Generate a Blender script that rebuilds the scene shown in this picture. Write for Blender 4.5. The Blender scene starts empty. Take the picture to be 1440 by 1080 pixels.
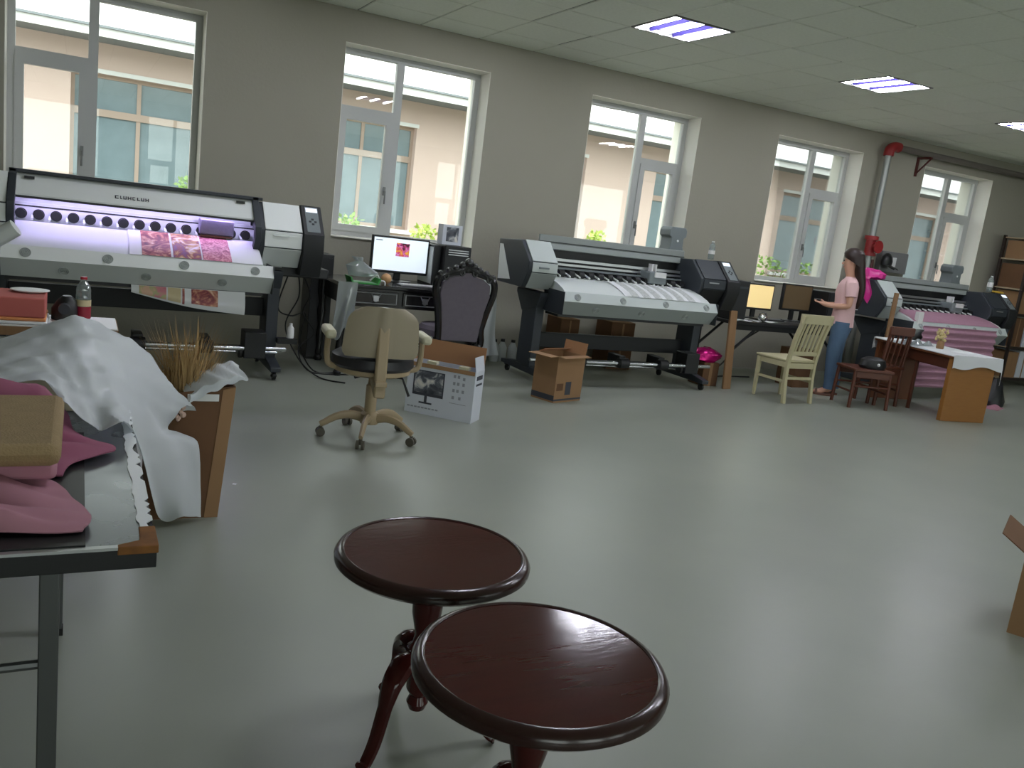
import bpy, bmesh, math, random
from mathutils import Vector, Matrix
R = math.radians
PI = math.pi
sc = bpy.context.scene
COL = sc.collection
random.seed(7)

# ------------------------------------------------------------------ camera, sky, exposure
CAM_H = 1.40
F_PX, PITCH, YAW, ROLL = 1181.4, 0.18865, 0.48930, 0.12457
cd = bpy.data.cameras.new('camera'); cam = bpy.data.objects.new('camera', cd); COL.objects.link(cam)
cd.sensor_fit = 'HORIZONTAL'; cd.sensor_width = 36.0; cd.lens = 36.0 * F_PX / 1440.0
cd.clip_start = 0.05; cd.clip_end = 300
fw0 = Vector((math.sin(YAW), math.cos(YAW), 0)); rt0 = Vector((math.cos(YAW), -math.sin(YAW), 0)); up0 = Vector((0, 0, 1))
fw = fw0 * math.cos(PITCH) - up0 * math.sin(PITCH); upv = fw0 * math.sin(PITCH) + up0 * math.cos(PITCH)
rt = rt0 * math.cos(ROLL) + upv * math.sin(ROLL); up2 = -rt0 * math.sin(ROLL) + upv * math.cos(ROLL)
cam.matrix_world = Matrix(((rt.x, up2.x, -fw.x, 0), (rt.y, up2.y, -fw.y, 0), (rt.z, up2.z, -fw.z, CAM_H), (0, 0, 0, 1)))
sc.camera = cam
sc.view_settings.view_transform = 'Standard'; sc.view_settings.look = 'None'
sc.view_settings.gamma = 1.0; sc.view_settings.use_curve_mapping = False
sc.view_settings.exposure = 1.47
SKY = 2.1
TUBE = 50.0
w = bpy.data.worlds.new('overcast_sky'); sc.world = w; w.use_nodes = True
nt = w.node_tree; bg = nt.nodes['Background']
tc = nt.nodes.new('ShaderNodeTexCoord'); sx = nt.nodes.new('ShaderNodeSeparateXYZ'); rp = nt.nodes.new('ShaderNodeValToRGB')
nt.links.new(tc.outputs['Generated'], sx.inputs[0]); nt.links.new(sx.outputs['Z'], rp.inputs[0]); nt.links.new(rp.outputs[0], bg.inputs[0])
rp.color_ramp.elements[0].color = (0.70, 0.72, 0.70, 1); rp.color_ramp.elements[1].color = (0.98, 1.0, 0.97, 1)
bg.inputs[1].default_value = SKY

# ------------------------------------------------------------------ materials
def lin(c):
    return tuple(((x / 255) / 12.92 if x / 255 <= 0.04045 else ((x / 255 + 0.055) / 1.055) ** 2.4) for x in c)
MATS = {}
def mat(name, rgb, rough=0.6, metal=0.0, var=0.0, scale=8.0, bump=0.0, bscale=60.0, coat=0.0, spec=None, trans=0.0, emit=None, rgb2=None, rvar=0.0, stretch=None):
    """principled material; rgb are 0-255 sRGB; var = amount of noise mixing towards rgb2 (or a darker tone)"""
    m = bpy.data.materials.new(name); m.use_nodes = True; MATS[name] = m
    n = m.node_tree.nodes; l = m.node_tree.links; b = n['Principled BSDF']
    c = (*lin(rgb), 1)
    b.inputs['Base Color'].default_value = c; b.inputs['Roughness'].default_value = rough; b.inputs['Metallic'].default_value = metal
    if spec is not None: b.inputs['Specular IOR Level'].default_value = spec
    if coat: b.inputs['Coat Weight'].default_value = coat; b.inputs['Coat Roughness'].default_value = 0.12
    if trans: b.inputs['Transmission Weight'].default_value = trans
    if emit:
        b.inputs['Emission Color'].default_value = (*lin(emit[0]), 1); b.inputs['Emission Strength'].default_value = emit[1]
    if var or bump or rvar:
        t = n.new('ShaderNodeTexCoord'); src = t.outputs['Object']
        if stretch:
            mp = n.new('ShaderNodeMapping'); mp.inputs['Scale'].default_value = stretch; l.new(src, mp.inputs[0]); src = mp.outputs[0]
    if var or rvar:
        no = n.new('ShaderNodeTexNoise'); no.inputs['Scale'].default_value = scale; no.inputs['Detail'].default_value = 6
        l.new(src, no.inputs['Vector'])
        if var:
            mx = n.new('ShaderNodeMix'); mx.data_type = 'RGBA'
            mr = n.new('ShaderNodeMapRange'); mr.inputs[1].default_value = 0.28; mr.inputs[2].default_value = 0.75; mr.inputs[4].default_value = var
            l.new(no.outputs[0], mr.inputs[0]); l.new(mr.outputs[0], mx.inputs['Factor'])
            mx.inputs['A'].default_value = c; mx.inputs['B'].default_value = (*lin(rgb2 if rgb2 else tuple(x * 0.6 for x in rgb)), 1)
            l.new(mx.outputs['Result'], b.inputs['Base Color'])
        if rvar:
            m2 = n.new('ShaderNodeMapRange'); m2.inputs[1].default_value = 0.3; m2.inputs[2].default_value = 0.7
            m2.inputs[3].default_value = max(0.02, rough - rvar); m2.inputs[4].default_value = rough + rvar
            l.new(no.outputs[0], m2.inputs[0]); l.new(m2.outputs[0], b.inputs['Roughness'])
    if bump:
        nb = n.new('ShaderNodeTexNoise'); nb.inputs['Scale'].default_value = bscale; nb.inputs['Detail'].default_value = 4
        l.new(src, nb.inputs['Vector'])
        bp = n.new('ShaderNodeBump'); bp.inputs['Strength'].default_value = bump; bp.inputs['Distance'].default_value = 0.01
        l.new(nb.outputs[0], bp.inputs['Height']); l.new(bp.outputs[0], b.inputs['Normal'])
    return m
def ramp_mat(name, stops, scale=20.0, rough=0.5, voronoi=False, emit=0.0, stretch=(1, 1, 1), distort=0.0):
    """flat print: noise pushed through a colour ramp"""
    m = bpy.data.materials.new(name); m.use_nodes = True; MATS[name] = m
    n = m.node_tree.nodes; l = m.node_tree.links; b = n['Principled BSDF']; b.inputs['Roughness'].default_value = rough
    t = n.new('ShaderNodeTexCoord'); mp = n.new('ShaderNodeMapping'); mp.inputs['Scale'].default_value = stretch
    l.new(t.outputs['Object'], mp.inputs[0])
    if voronoi:
        no = n.new('ShaderNodeTexVoronoi'); no.inputs['Scale'].default_value = scale; out = no.outputs['Distance']
    else:
        no = n.new('ShaderNodeTexNoise'); no.inputs['Scale'].default_value = scale; no.inputs['Detail'].default_value = 5
        no.inputs['Distortion'].default_value = distort; out = no.outputs[0]
    l.new(mp.outputs[0], no.inputs['Vector'])
    r = n.new('ShaderNodeValToRGB'); l.new(out, r.inputs[0])
    els = r.color_ramp.elements
    els[0].position = stops[0][0]; els[0].color = (*lin(stops[0][1]), 1); els[1].position = stops[-1][0]; els[1].color = (*lin(stops[-1][1]), 1)
    for p, c in stops[1:-1]:
        e = els.new(p); e.color = (*lin(c), 1)
    l.new(r.outputs[0], b.inputs['Base Color'])
    if emit:
        l.new(r.outputs[0], b.inputs['Emission Color']); b.inputs['Emission Strength'].default_value = emit
    return m
def clear_mat(name, rgb=(240, 250, 248), gloss=0.08, rough=0.02, body=0.0, body_rgb=(230, 235, 235)):
    """thin clear sheet: transparent with a little reflection and optional milky body"""
    m = bpy.data.materials.new(name); m.use_nodes = True; MATS[name] = m
    n = m.node_tree.nodes; l = m.node_tree.links; n.remove(n['Principled BSDF']); o = n['Material Output']
    tr = n.new('ShaderNodeBsdfTransparent'); tr.inputs[0].default_value = (*lin(rgb), 1)
    gl = n.new('ShaderNodeBsdfGlossy'); gl.inputs['Roughness'].default_value = rough
    fr = n.new('ShaderNodeFresnel'); fr.inputs[0].default_value = 1.45
    ml = n.new('ShaderNodeMath'); ml.operation = 'MULTIPLY_ADD'; ml.inputs[1].default_value = 0.7; ml.inputs[2].default_value = gloss * 0.3
    l.new(fr.outputs[0], ml.inputs[0])
    mx = n.new('ShaderNodeMixShader'); l.new(ml.outputs[0], mx.inputs[0]); l.new(tr.outputs[0], mx.inputs[1]); l.new(gl.outputs[0], mx.inputs[2])
    last = mx.outputs[0]
    if body:
        df = n.new('ShaderNodeBsdfDiffuse'); df.inputs[0].default_value = (*lin(body_rgb), 1)
        tl = n.new('ShaderNodeBsdfTranslucent'); tl.inputs[0].default_value = (*lin(body_rgb), 1)
        m0 = n.new('ShaderNodeMixShader'); m0.inputs[0].default_value = 0.35; l.new(df.outputs[0], m0.inputs[1]); l.new(tl.outputs[0], m0.inputs[2])
        m3 = n.new('ShaderNodeMixShader'); m3.inputs[0].default_value = body; l.new(last, m3.inputs[1]); l.new(m0.outputs[0], m3.inputs[2]); last = m3.outputs[0]
    l.new(last, o.inputs[0])
    return m

M_wall = mat('wall_paint', (162, 159, 145), 0.85, var=0.35, scale=1.3, bump=0.15, bscale=40, rgb2=(152, 148, 134))
M_reveal = mat('reveal_white_paint', (232, 230, 220), 0.7)
M_floor = mat('polished_concrete', (142, 147, 136), 0.35, var=0.6, scale=1.4, rgb2=(156, 160, 147), spec=0.42)
M_tile = mat('mineral_tile', (238, 243, 230), 0.9, var=0.25, scale=40, rgb2=(206, 210, 198), bump=0.3, bscale=160)
M_tbar = mat('ceiling_grid_dark_grey', (84, 86, 82), 0.8)
M_ceil = mat('ceiling_slab', (90, 90, 88), 0.9)
M_pvc = mat('white_pvc', (188, 190, 188), 0.45)
M_handle = mat('window_hardware', (120, 122, 122), 0.4, 0.4)
M_glass = clear_mat('window_glass', (246, 250, 249), 0.05, 0.0)
M_outwall = mat('exterior_render', (212, 190, 181), 0.9, var=0.3, scale=2.0, rgb2=(222, 204, 195))
M_outtrim = mat('exterior_trim_white', (232, 234, 234), 0.6)
M_soffit = mat('exterior_soffit', (128, 134, 138), 0.8)
M_outframe = mat('exterior_window_frame', (168, 150, 138), 0.6)
M_outglass = mat('exterior_window_glass', (108, 126, 134), 0.16, spec=0.8, var=0.6, scale=2.5, rgb2=(138, 156, 165))
M_ground = mat('yard_ground', (140, 136, 124), 0.95, var=0.4, scale=3)
M_leaf = mat('shrub_leaf', (150, 186, 96), 0.7, var=0.6, scale=9, rgb2=(112, 150, 70))
M_leaf2 = mat('shrub_leaf_yellow', (196, 214, 112), 0.7, var=0.6, scale=9, rgb2=(160, 184, 92))
M_wood_stem = mat('shrub_stem', (110, 92, 70), 0.9)

M_dark = mat('printer_charcoal', (50, 55, 61), 0.5)
M_dark2 = mat('printer_black', (27, 29, 31), 0.55)
M_silver = mat('printer_light_grey', (230, 234, 231), 0.45)
M_silver2 = mat('printer_mid_grey', (196, 201, 198), 0.5)
M_silverB = mat('shaded_light_grey', (186, 194, 191), 0.45)  # printer light grey darkened: backlit shade of printers put into the colour
M_silverB2 = mat('shaded_mid_grey', (152, 159, 156), 0.5)  # same backlit darkening for the mid grey
M_lid = mat('printer_lid_grey', (138, 144, 141), 0.5)
M_grey = mat('printer_grey_duct', (118, 126, 128), 0.6)
M_alu = mat('bare_aluminium', (190, 192, 194), 0.32, 0.9)
M_steel = mat('polished_steel', (205, 207, 210), 0.18, 1.0)
M_fan = mat('fan_grille', (160, 166, 163), 0.6)
M_platen = mat('platen_white', (214, 220, 218), 0.35)
M_paper = mat('white_paper', (228, 230, 232), 0.7)
M_led = mat('violet_led', (190, 170, 255), 0.4, emit=((206, 190, 255), 18.0))
M_lcd = mat('lit_lcd', (235, 240, 250), 0.3, emit=((232, 238, 252), 0.3))
M_print1 = ramp_mat('print_maroon', [(0.30, (92, 40, 52)), (0.45, (146, 72, 74)), (0.55, (190, 128, 104)), (0.68, (226, 190, 160))], 9, distort=2.5)
M_print2 = ramp_mat('print_hibiscus', [(0.34, (226, 214, 214)), (0.46, (196, 150, 96)), (0.54, (140, 70, 70)), (0.66, (120, 76, 112))], 8, distort=2.0)
M_print3 = ramp_mat('print_rose', [(0.32, (140, 58, 84)), (0.47, (188, 104, 122)), (0.60, (222, 160, 166))], 40, distort=1.0)
M_print4 = ramp_mat('print_pink_green', [(0.36, (206, 120, 134)), (0.48, (214, 140, 146)), (0.54, (176, 182, 128)), (0.62, (216, 178, 150))], 6, distort=1.0)
M_bands = ramp_mat('print_grey_rows', [(0.40, (206, 210, 208)), (0.5, (168, 172, 170)), (0.6, (214, 216, 214))], 30, stretch=(1, 6, 1))
M_pinkfab = mat('pink_fabric_media', (172, 130, 148), 0.85, var=0.3, scale=14, rgb2=(150, 108, 128))

M_black = mat('black_plastic', (24, 25, 27), 0.45)
M_blackmetal = mat('black_steel', (30, 31, 33), 0.45, 0.3)
M_lacquer = mat('black_lacquer', (24, 23, 25), 0.22, coat=0.4)
M_silverline = mat('silver_inlay', (176, 176, 180), 0.3, 0.8)
M_upholst = mat('mauve_grey_velvet', (110, 103, 112), 0.9, var=0.35, scale=30, rgb2=(92, 86, 96))
M_beigeplastic = mat('beige_plastic', (166, 148, 118), 0.5)
M_beigeshell = mat('beige_shell', (154, 144, 122), 0.5)
M_cream = mat('cream_pad', (196, 192, 164), 0.55)
M_leather = mat('black_leather', (44, 44, 48), 0.35)
M_card = mat('brown_cardboard', (150, 116, 82), 0.85, var=0.25, scale=5, rgb2=(132, 100, 70))
M_cardin = mat('cardboard_inside', (168, 124, 88), 0.9)
M_carddark = mat('dark_cardboard', (112, 80, 54), 0.9, var=0.3, scale=5)
M_whitebox = mat('printed_white_carton', (206, 210, 218), 0.6)
M_inkdark = mat('dark_print', (62, 64, 72), 0.7)
M_inkgrey = mat('grey_print', (150, 152, 160), 0.7)
M_photo = ramp_mat('monitor_photo_print', [(0.32, (46, 50, 58)), (0.5, (96, 100, 108)), (0.58, (184, 184, 184)), (0.68, (220, 216, 208))], 12, distort=1.0)
M_mahog = mat('mahogany_lacquer', (72, 28, 26), 0.10, spec=0.30, bump=0.02, bscale=14, var=0.5, scale=5, rgb2=(48, 22, 22), stretch=(1, 6, 1))
M_mahogdark = mat('mahogany_edge', (46, 22, 20), 0.22, coat=0.15)
M_sheet = mat('sheet_metal_top', (112, 116, 120), 0.3, 0.75, var=0.4, scale=4, rgb2=(142, 146, 150), rvar=0.1)
M_chip = mat('worn_white_edge', (222, 226, 228), 0.4)
M_rust = mat('rusty_wood_corner', (140, 92, 42), 0.8, var=0.6, scale=30, rgb2=(92, 56, 30))
M_tubing = mat('grey_steel_leg', (92, 94, 94), 0.4, 0.5)
M_plastic = clear_mat('milky_plastic_film', (236, 240, 242), 0.3, 0.25, 0.80, (238, 242, 244))
M_clearbag = clear_mat('clear_plastic_bag', (235, 240, 240), 0.4, 0.12, 0.35, (200, 206, 206))
M_pet = clear_mat('clear_bottle_plastic', (225, 235, 235), 0.5, 0.05, 0.22, (210, 218, 218))
M_jug = clear_mat('cloudy_jug_plastic', (220, 225, 225), 0.3, 0.15, 0.8, (222, 226, 226))
M_red = mat('red_plastic', (176, 30, 48), 0.4)
M_redlabel = mat('red_label', (158, 34, 56), 0.5, var=0.4, scale=30, rgb2=(120, 22, 40))
M_creamlabel = mat('cream_label_band', (206, 190, 150), 0.5)
M_salmon = mat('salmon_cloth', (196, 106, 98), 0.85, var=0.3, scale=10, rgb2=(180, 88, 84))
M_orange = mat('orange_cloth', (226, 150, 96), 0.85)
M_beigefab = mat('beige_felt', (154, 132, 96), 0.95, var=0.2, scale=30, bump=0.3, bscale=200)
M_pink = mat('dusty_pink_cloth', (178, 128, 142), 0.9, var=0.35, scale=7, rgb2=(158, 106, 124))
M_magenta = mat('dark_pink_cloth', (146, 80, 106), 0.9, var=0.5, scale=9, rgb2=(168, 112, 130))
M_straw = mat('dried_straw', (184, 154, 106), 0.9, var=0.6, scale=20, rgb2=(148, 118, 76))
M_cord = mat('pinkish_cord', (206, 176, 160), 0.9)
M_woodtan = mat('tan_wood', (146, 112, 78), 0.7, var=0.4, scale=6, stretch=(8, 8, 1), rgb2=(122, 92, 62))
M_foil = mat('magenta_foil', (214, 24, 130), 0.22, 0.55, bump=0.8, bscale=30)
M_pinkbag = mat('magenta_plastic', (204, 40, 136), 0.35, bump=0.5, bscale=25)
M_yellowscreen = mat('lit_yellow_screen', (240, 214, 150), 0.3, emit=((240, 212, 148), 0.22))
M_offscreen = mat('off_screen_brown_reflection', (86, 74, 56), 0.2, emit=((120, 98, 66), 0.05))  # screen is off; brown reflection painted in, with a faint glow
M_screenwhite = mat('lit_white_screen', (230, 240, 248), 0.3, emit=((226, 238, 248), 0.27))
M_screenpic = ramp_mat('flower_picture_on_screen', [(0.38, (60, 20, 30)), (0.46, (206, 60, 128)), (0.50, (220, 150, 210)), (0.54, (216, 40, 90)), (0.62, (240, 176, 66))], 22, emit=0.16, distort=0.6)
M_crpaint = mat('cream_painted_wood', (194, 186, 150), 0.55, var=0.2, scale=12, rgb2=(176, 166, 128))
M_redwood = mat('reddish_brown_wood', (92, 48, 30), 0.45, var=0.4, scale=8, rgb2=(70, 36, 24))
M_oak = mat('yellow_brown_veneer', (148, 100, 44), 0.5, var=0.4, scale=9, stretch=(1, 1, 6), rgb2=(132, 84, 34))
M_brownpanel = mat('red_brown_veneer', (118, 68, 36), 0.5, var=0.3, scale=7)
M_whitecloth = mat('white_tablecloth', (214, 216, 218), 0.85)
M_pipegrey = mat('galvanised_pipe', (160, 164, 160), 0.4, 0.5)
M_pipered = mat('red_painted_pipe', (146, 36, 38), 0.45)
M_pipedark = mat('dark_brown_pipe', (84, 40, 36), 0.5)
M_shelfsteel = mat('dark_shelf_steel', (52, 42, 38), 0.5, 0.3)
M_shelfboard = mat('shelf_board', (168, 150, 124), 0.7)
M_skin = mat('skin', (214, 164, 140), 0.5)
M_shirt = mat('pale_pink_cotton', (222, 184, 184), 0.85, bump=0.2, bscale=50)
M_jeans = mat('blue_denim', (82, 106, 132), 0.85, var=0.4, scale=9, rgb2=(62, 84, 108))
M_hair = mat('dark_brown_hair', (46, 30, 26), 0.45, var=0.4, scale=30, stretch=(6, 6, 1))
M_shoe = mat('brown_sandal', (120, 84, 72), 0.6)
M_green = mat('green_plastic', (48, 150, 62), 0.45)
M_peach = mat('peach_ball', (206, 160, 112), 0.6)
M_dryflower = mat('dried_yellow_flowers', (208, 190, 138), 0.8)
M_tubelight = mat('lamp_tube', (240, 240, 255), 0.4, emit=((240, 242, 250), TUBE))
M_reflector = mat('lamp_reflector', (34, 28, 76), 0.7, spec=0.1)
M_lampframe = mat('lamp_frame', (120, 120, 118), 0.7)
M_whitepl = mat('white_plastic', (222, 222, 220), 0.4)
M_brownsole = mat('black_rubber', (26, 26, 26), 0.7)

# ------------------------------------------------------------------ mesh builder
class MB:
    def __init__(s): s.v = []; s.f = []; s.mi = []; s.M = None; s.cur = 0
    def add(s, vs, fs):
        o = len(s.v)
        for p in vs:
            p = Vector(p)
            s.v.append(tuple(s.M @ p if s.M else p))
        for f in fs:
            s.f.append([o + i for i in f]); s.mi.append(s.cur)
    def box(s, x0, x1, y0, y1, z0, z1):
        s.add([(x, y, z) for x in (x0, x1) for y in (y0, y1) for z in (z0, z1)],
              [(0, 1, 3, 2), (4, 6, 7, 5), (0, 4, 5, 1), (2, 3, 7, 6), (0, 2, 6, 4), (1, 5, 7, 3)])
    def prism(s, prof, x0, x1, ax='x'):
        n = len(prof)
        def P(t, a, b): return {'x': (t, a, b), 'y': (a, t, b), 'z': (a, b, t)}[ax]
        vs = [P(x0, a, b) for a, b in prof] + [P(x1, a, b) for a, b in prof]
        s.add(vs, [list(range(n))[::-1], list(range(n, 2 * n))] + [(i, (i + 1) % n, n + (i + 1) % n, n + i) for i in range(n)])
    def loft(s, rings, cap=True, closed=False):
        n = len(rings[0]); vs = [p for r in rings for p in r]; fs = []
        m = len(rings)
        for k in range(m if closed else m - 1):
            a = k * n; b = ((k + 1) % m) * n
            for i in range(n): fs.append((a + i, a + (i + 1) % n, b + (i + 1) % n, b + i))
        if cap and not closed: fs += [list(range(n))[::-1], list(range((m - 1) * n, m * n))]
        s.add(vs, fs)
    def ell(s, rings, n=16, cap=True):
        """rings of (cx, cy, cz, rx, ry) horizontal ellipses"""
        s.loft([[(cx + rx * math.cos(2 * PI * i / n), cy + ry * math.sin(2 * PI * i / n), cz) for i in range(n)] for cx, cy, cz, rx, ry in rings], cap)
    def lathe(s, prof, n=24, c=(0, 0), cap=True):
        s.ell([(c[0], c[1], z, r, r) for r, z in prof], n, cap)
    def tube(s, path, r, n=8, closed=False, flat=1.0, up=None):
        path = [Vector(p) for p in path]; m = len(path); rings = []; prev = None
        for k, p in enumerate(path):
            a = path[(k - 1) % m] if (closed or k > 0) else path[k]; b = path[(k + 1) % m] if (closed or k < m - 1) else path[k]
            t = (b - a).normalized()
            if up is not None: u = Vector(up) - t * t.dot(Vector(up))
            elif prev is None: u = Vector((0, 0, 1)) if abs(t.z) < 0.9 else Vector((1, 0, 0)); u = u - t * t.dot(u)
            else: u = prev - t * t.dot(prev)
            u.normalize(); prev = u; v = t.cross(u)
            rr = r[k] if isinstance(r, (list, tuple)) else r
            rings.append([tuple(p + u * (rr * math.cos(2 * PI * i / n)) + v * (rr * flat * math.sin(2 * PI * i / n))) for i in range(n)])
        s.loft(rings, True, closed)
    def cyl(s, p0, p1, r0, r1=None, n=16):
        s.tube([p0, p1], [r0, r0 if r1 is None else r1], n)
    def ball(s, c, r, n=12, m=8, sz=(1, 1, 1)):
        s.loft([[(c[0] + sz[0] * r * math.sin(a) * math.cos(2 * PI * i / n), c[1] + sz[1] * r * math.sin(a) * math.sin(2 * PI * i / n), c[2] - sz[2] * r * math.cos(a)) for i in range(n)]
                for a in [PI * (k + 0.25) / (m - 0.5) for k in range(m)]])
    def grid(s, fn, nu, nv, thick=0.0):
        P = [[Vector(fn(i / nu, j / nv)) for j in range(nv + 1)] for i in range(nu + 1)]
        w = nv + 1; fs = [(i * w + j, (i + 1) * w + j, (i + 1) * w + j + 1, i * w + j + 1) for i in range(nu) for j in range(nv)]
        if not thick:
            s.add([p for r in P for p in r], fs); return
        N = [[None] * w for _ in range(nu + 1)]
        for i in range(nu + 1):
            for j in range(w):
                a = P[min(i + 1, nu)][j] - P[max(i - 1, 0)][j]; b = P[i][min(j + 1, nv)] - P[i][max(j - 1, 0)]
                c = a.cross(b); N[i][j] = c.normalized() if c.length > 1e-9 else Vector((0, 0, 1))
        o = (nu + 1) * w
        vs = [p for r in P for p in r] + [P[i][j] - N[i][j] * thick for i in range(nu + 1) for j in range(w)]
        ff = list(fs) + [tuple(o + q for q in f[::-1]) for f in fs]
        for i in range(nu):
            ff.append((i * w, o + i * w, o + (i + 1) * w, (i + 1) * w)); ff.append((i * w + nv, (i + 1) * w + nv, o + (i + 1) * w + nv, o + i * w + nv))
        for j in range(nv):
            ff.append((j, j + 1, o + j + 1, o + j)); ff.append((nu * w + j, o + nu * w + j, o + nu * w + j + 1, nu * w + j + 1))
        s.add(vs, ff)
    def build(s, name, material, parent=None, bevel=0.0, smooth=True, loc=None, rotz=0.0, sub=0):
        me = bpy.data.meshes.new(name); me.from_pydata(s.v, [], s.f)
        for m in (material if isinstance(material, (list, tuple)) else [material]): me.materials.append(m)
        b = bmesh.new(); b.from_mesh(me)
        for f, k in zip(b.faces, s.mi): f.material_index = k
        bmesh.ops.recalc_face_normals(b, faces=b.faces)
        if smooth:
            for f in b.faces: f.smooth = True
            for e in b.edges:
                e.smooth = len(e.link_faces) == 2 and e.calc_face_angle(0) < R(38)
        b.to_mesh(me); b.free(); me.update()
        o = bpy.data.objects.new(name, me); COL.objects.link(o)
        if parent is not None: o.parent = parent
        if loc is not None: o.location = loc
        if rotz: o.rotation_euler = (0, 0, rotz)
        if bevel:
            md = o.modifiers.new('bevel', 'BEVEL'); md.width = bevel; md.segments = 2; md.limit_method = 'ANGLE'; md.angle_limit = R(40)
        if sub:
            md = o.modifiers.new('sub', 'SUBSURF'); md.levels = sub; md.render_levels = sub
        return o

def thing(name, label, cat, loc=(0, 0, 0), rotz=0.0, group=None):
    o = bpy.data.objects.new(name, None); COL.objects.link(o); o.empty_display_size = 0.1
    o.location = loc; o.rotation_euler = (0, 0, rotz); o['label'] = label; o['category'] = cat; o['kind'] = 'thing'
    if group: o['group'] = group
    return o
def tag(o, label, cat, group=None, kind='thing'):
    o['label'] = label; o['category'] = cat; o['kind'] = kind
    if group: o['group'] = group
    return o
def struct(o, label=None):
    o['kind'] = 'structure'
    if label: o['label'] = label
    return o
def B(*a):
    b = MB(); b.box(*a); return b
def T(path, r, n=8, **k):
    b = MB(); b.tube(path, r, n, **k); return b
def cat_rom(pts, n=8):
    P = [Vector(p) for p in pts]; out = []
    for i in range(len(P) - 1):
        a = P[max(i - 1, 0)]; b = P[i]; c = P[i + 1]; d = P[min(i + 2, len(P) - 1)]
        for k in range(n):
            t = k / n
            out.append(0.5 * ((2 * b) + (c - a) * t + (2 * a - 5 * b + 4 * c - d) * t * t + (3 * b - a - 3 * c + d) * t ** 3))
    out.append(P[-1]); return out

# ------------------------------------------------------------------ room shell
WY, WY2 = 7.74, 8.22
X0, X1, Y0 = -3.6, 16.0, -5.2
CEIL = 3.05
OX0, OW, OP, OZ0, OZ1 = -0.525, 1.42, 2.58, 1.075, 2.775       # window openings
def holed_wall(name, xs, zs, holes, ya, yb, m):
    """wall slab in the xz plane with rectangular holes, one connected mesh"""
    nx, nz = len(xs), len(zs); b = MB()
    solid = lambda i, j: 0 <= i < nx - 1 and 0 <= j < nz - 1 and (i, j) not in holes
    idx = lambda i, j, k: (i * nz + j) * 2 + k
    vs = [(x, y, z) for x in xs for z in zs for y in (ya, yb)]; fs = []
    for i in range(nx - 1):
        for j in range(nz - 1):
            if not solid(i, j): continue
            fs.append((idx(i, j, 0), idx(i + 1, j, 0), idx(i + 1, j + 1, 0), idx(i, j + 1, 0)))
            fs.append((idx(i, j, 1), idx(i, j + 1, 1), idx(i + 1, j + 1, 1), idx(i + 1, j, 1)))
            for (di, dj, p, q) in ((-1, 0, (i, j), (i, j + 1)), (1, 0, (i + 1, j), (i + 1, j + 1)), (0, -1, (i, j), (i + 1, j)), (0, 1, (i, j + 1), (i + 1, j + 1))):
                if not solid(i + di, j + dj): fs.append((idx(*p, 0), idx(*q, 0), idx(*q, 1), idx(*p, 1)))
    b.add(vs, fs); o = b.build(name, m, smooth=False); return struct(o)
xs = [X0]
for k in range(5): xs += [OX0 + k * OP, OX0 + k * OP + OW]
xs.append(X1)
holed_wall('wall_back', xs, [-0.35, OZ0, OZ1, CEIL + 0.25], {(1 + 2 * k, 1) for k in range(5)}, WY, WY2, M_wall)
FX, FW, FZ0 = [-2.2 + 3.5 * k for k in range(5)], 2.6, 0.6  # unseen windows behind the camera, widened to raise the frontal daylight
xs = [X0]
for x in FX: xs += [x, x + FW]
xs.append(X1)
holed_wall('wall_front', xs, [-0.35, FZ0, OZ1, CEIL + 0.25], {(1 + 2 * k, 1) for k in range(5)}, Y0 - 0.37, Y0, M_wall)
struct(B(X0 - 0.3, X0, Y0 - 0.37, WY2, -0.35, CEIL + 0.25).build('wall_left', M_wall))
struct(B(X1, X1 + 0.3, Y0 - 0.37, WY2, -0.35, CEIL + 0.25).build('wall_right', M_wall))
struct(B(X0, X1, Y0, WY, -0.3, 0.0).build('floor', M_floor))

# ceiling: slab, dark grey grid bars, tiles
ceiling = B(X0, X1, Y0, WY, CEIL + 0.03, CEIL + 0.25).build('ceiling', M_ceil); struct(ceiling)
PT = 0.588
gx0, gy0 = 3.90, 5.486
tb = MB()
x = gx0 - math.floor((gx0 - X0) / PT) * PT
gxs = []
while x < X1: gxs.append(x); x += PT
y = gy0 - math.floor((gy0 - Y0) / PT) * PT
gys = []
while y < WY: gys.append(y); y += PT
tb = MB()
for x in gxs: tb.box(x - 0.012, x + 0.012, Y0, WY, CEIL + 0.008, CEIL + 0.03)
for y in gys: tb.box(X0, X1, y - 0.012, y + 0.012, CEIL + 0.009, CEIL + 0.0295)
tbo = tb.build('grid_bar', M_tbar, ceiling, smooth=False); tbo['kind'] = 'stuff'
LX = [gx0 + 0.5 * PT + 4 * PT * k for k in (-1, 0, 1, 2)]
LY = [gy0 + 0.5 * PT, gy0 + 0.5 * PT - 6 * PT]  # second row is unseen, added as fill from the camera side
lamp_cells = {(round(x, 2), round(y, 2)) for x in LX for y in LY}
def tile_mb(b, x0, x1, y0, y1):
    g = 0.005; z0, z1, e = CEIL, CEIL + 0.02, 0.006
    x0 += g; x1 -= g; y0 += g; y1 -= g
    b.loft([[(x0, y0, z1), (x1, y0, z1), (x1, y1, z1), (x0, y1, z1)], [(x0, y0, z0 + e), (x1, y0, z0 + e), (x1, y1, z0 + e), (x0, y1, z0 + e)],
            [(x0 + e, y0 + e, z0), (x1 - e, y0 + e, z0), (x1 - e, y1 - e, z0), (x0 + e, y1 - e, z0)]])
tm = MB(); tile_mb(tm, -PT / 2, PT / 2, -PT / 2, PT / 2)
tile_src = None; rest = MB(); ntile = 0
ex = [X0] + gxs + [X1]; ey = [Y0] + gys + [WY]
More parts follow.
